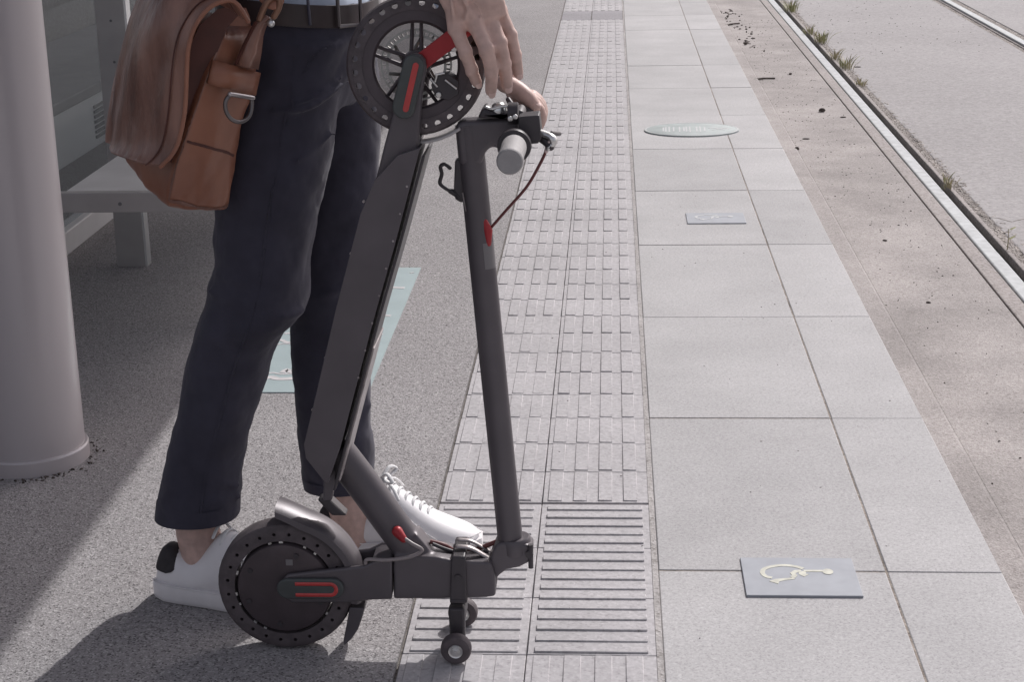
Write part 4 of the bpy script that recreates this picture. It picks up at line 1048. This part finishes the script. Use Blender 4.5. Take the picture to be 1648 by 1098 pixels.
fp = gb("flap", b, LEATH, smooth=180)
so_ = fp.modifiers.new("thick", 'SOLIDIFY'); so_.thickness = .0045; so_.offset = 0
for k_, rr_, mm_ in ((0, .0034, LEATH2), (2, .0011, LEATHD)):
    b = bmesh.new(); tube(b, [r[k_]+Vector((-.001, -.0035, .001)) for r in rows], rr_, 8, True); gb("edge_binding" if k_ == 0 else "stitch_line", b, mm_, fp, smooth=60)
s_ = fp.modifiers.new("subsurf", 'SUBSURF'); s_.levels = 1; s_.render_levels = 1
# bag interior in the flap gap, its shadow put into the dark red colour
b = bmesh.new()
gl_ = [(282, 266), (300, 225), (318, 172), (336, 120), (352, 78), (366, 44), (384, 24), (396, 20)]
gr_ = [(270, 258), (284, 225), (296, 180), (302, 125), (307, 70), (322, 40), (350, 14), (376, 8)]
loft(b, [[at(x, y, 2.45), at(x-4, y-4, 2.50), at(u, v_, 2.50), at(u, v_, 2.442)] for (x, y), (u, v_) in zip(gl_, gr_)]); gb("flap_gap_shade", b, LEATHD, smooth=60)
b = bmesh.new()   # inner tongue under the flap
loft(b, [[at(355, 40, 2.45), at(404, 42, 2.47)], [at(364, 22, 2.452), at(402, 26, 2.472)], [at(380, 10, 2.46), at(396, 12, 2.475)]], closed=False); q = gb("tongue", b, LEATH2); q.modifiers.new("t", 'SOLIDIFY').thickness = .004
def hug(o, off):
    m_ = o.modifiers.new('hug', 'SHRINKWRAP'); m_.target = bodyb; m_.offset = off; m_.wrap_method = 'NEAREST_SURFACEPOINT'; m_.wrap_mode = 'OUTSIDE_SURFACE'
# gusset seam piping
for pts in ([(267, 329, 2.432), (278, 284, 2.427), (297, 226, 2.422), (317, 172, 2.422), (337, 112, 2.427), (353, 72, 2.44)], [(267, 329, 2.435), (300, 333, 2.455), (345, 343, 2.497), (380, 337, 2.53)]):
    b = bmesh.new(); tube(b, smooth_path([at(*q) for q in pts], 8), .0034, 8, True); hug(gb("piping", b, LEATH, bodyb, smooth=60), .0012)
b = bmesh.new(); tube(b, smooth_path([at(303, 230, 2.43), at(345, 241, 2.468), at(392, 256, 2.522)], 10), .0022, 6); hug(gb("seam", b, LEATHD, bodyb, smooth=60), .0006)
# strap keeper across the gusset, D ring, strap tab, clip and shoulder strap
b = bmesh.new()
kt, kb = [(343, 96, 2.438), (380, 106, 2.458), (420, 117, 2.520)], [(334, 134, 2.430), (372, 144, 2.450), (412, 154, 2.514)]
loft(b, [[at(*p) for p in smooth_path([Vector((q[0], q[1], q[2])) for q in kt], 4)], [at(*p) for p in smooth_path([Vector(q) for q in kb], 4)]], closed=False)
kp = gb("strap_keeper", b, LEATH2, smooth=180); kp.modifiers.new("t", 'SOLIDIFY').thickness = .007
b = bmesh.new(); dc = (384, 150); pts = [(371, 151, 2.440), (363, 163, 2.436), (364, 179, 2.436), (373, 192, 2.440), (387, 196, 2.450), (400, 188, 2.464), (405, 172, 2.472), (405, 160, 2.474)]
tube(b, smooth_path([at(*q) for q in pts], 5), .0032, 10, True); dr = gb("d_ring", b, GUN, smooth=60)
b = bmesh.new(); tube(b, [at(370, 151, 2.438), at(407, 157, 2.470)], .0036, 10, True); gb("bar", b, GUNL, dr, smooth=60)
b = bmesh.new()
stp = [((376, 104, 2.462), (416, 112, 2.505)), ((386, 80, 2.462), (421, 86, 2.500)), ((398, 55, 2.462), (424, 58, 2.495)), ((408, 36, 2.464), (430, 38, 2.49)), ((424, 22, 2.466), (440, 34, 2.485))]
loft(b, [[at(*a), at((a[0]+c[0])/2, (a[1]+c[1])/2, a[2]-.006), at(*c)] for a, c in stp], closed=False); st_ = gb("strap_tab", b, LEATH, smooth=180); st_.modifiers.new("t", 'SOLIDIFY').thickness = .005
b = bmesh.new(); loft(b, [[at(x, y, 2.458), at(x+3, y+1, 2.456)] for x, y in ((377, 102), (387, 78), (399, 53), (409, 34))], closed=False); q = gb("strap_edge", b, LEATHD); q.modifiers.new("t", 'SOLIDIFY').thickness = .003
b = bmesh.new(); tube(b, smooth_path([at(418, 30, 2.462), at(424, 14, 2.462), at(434, -2, 2.462), at(448, -4, 2.466), at(449, 10, 2.468), at(441, 26, 2.468)], 5), .0048, 10, True); gb("clip", b, mat("brass brown clip", (.22, .12, .08), .4, .4), smooth=60)
b = bmesh.new(); lathe(b, [(.0005, -.006), (.005, -.0045), (.006, 0), (.004, .003)], tuple(at(436, 37, 2.468)), 'Y', 14); gb("rivet", b, SILVER, smooth=60)
b = bmesh.new()
sp_ = smooth_path([at(440, -2, 2.47), Vector((-.56, 2.50, 1.12)), Vector((-.60, 2.62, 1.30)), Vector((-.50, 2.84, 1.475)), Vector((-.40, 2.90, 1.46)), Vector((-.335, 2.84, 1.33)), Vector((-.36, 2.66, 1.14)), Vector((-.475, 2.555, 1.09)), at(410, -60, 2.54)], 8)
tube(b, sp_, .016, 10, True, flat=.2, up=Vector((1, .2, .2))); gb("shoulder_strap", b, LEATH2, smooth=60)

# ------------------------------------------------------------------ tiny hardware belongs to the mesh it sits on
def absorb(base, into=None):
    for c in [o for o in bpy.data.objects if o.name.split('.')[0] == base]:
        p = into or c.parent
        bm = bmesh.new(); bm.from_mesh(p.data); n0_ = len(p.data.materials); f0 = len(bm.faces)
        tmp = c.data.copy(); off = c.matrix_basis.translation-(p.matrix_basis.translation if into else Vector())
        for v in tmp.vertices: v.co += off
        bm.from_mesh(tmp); bm.faces.ensure_lookup_table()
        for f in bm.faces[f0:]: f.material_index += n0_
        for m_ in c.data.materials: p.data.materials.append(m_)
        bm.to_mesh(p.data); bm.free(); bpy.data.objects.remove(c)
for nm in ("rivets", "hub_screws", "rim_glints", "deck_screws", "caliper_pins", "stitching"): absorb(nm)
absorb("clamp_screws", lb_)
absorb("white_print", [o for o in bpy.data.objects if o.name == "film"][0])
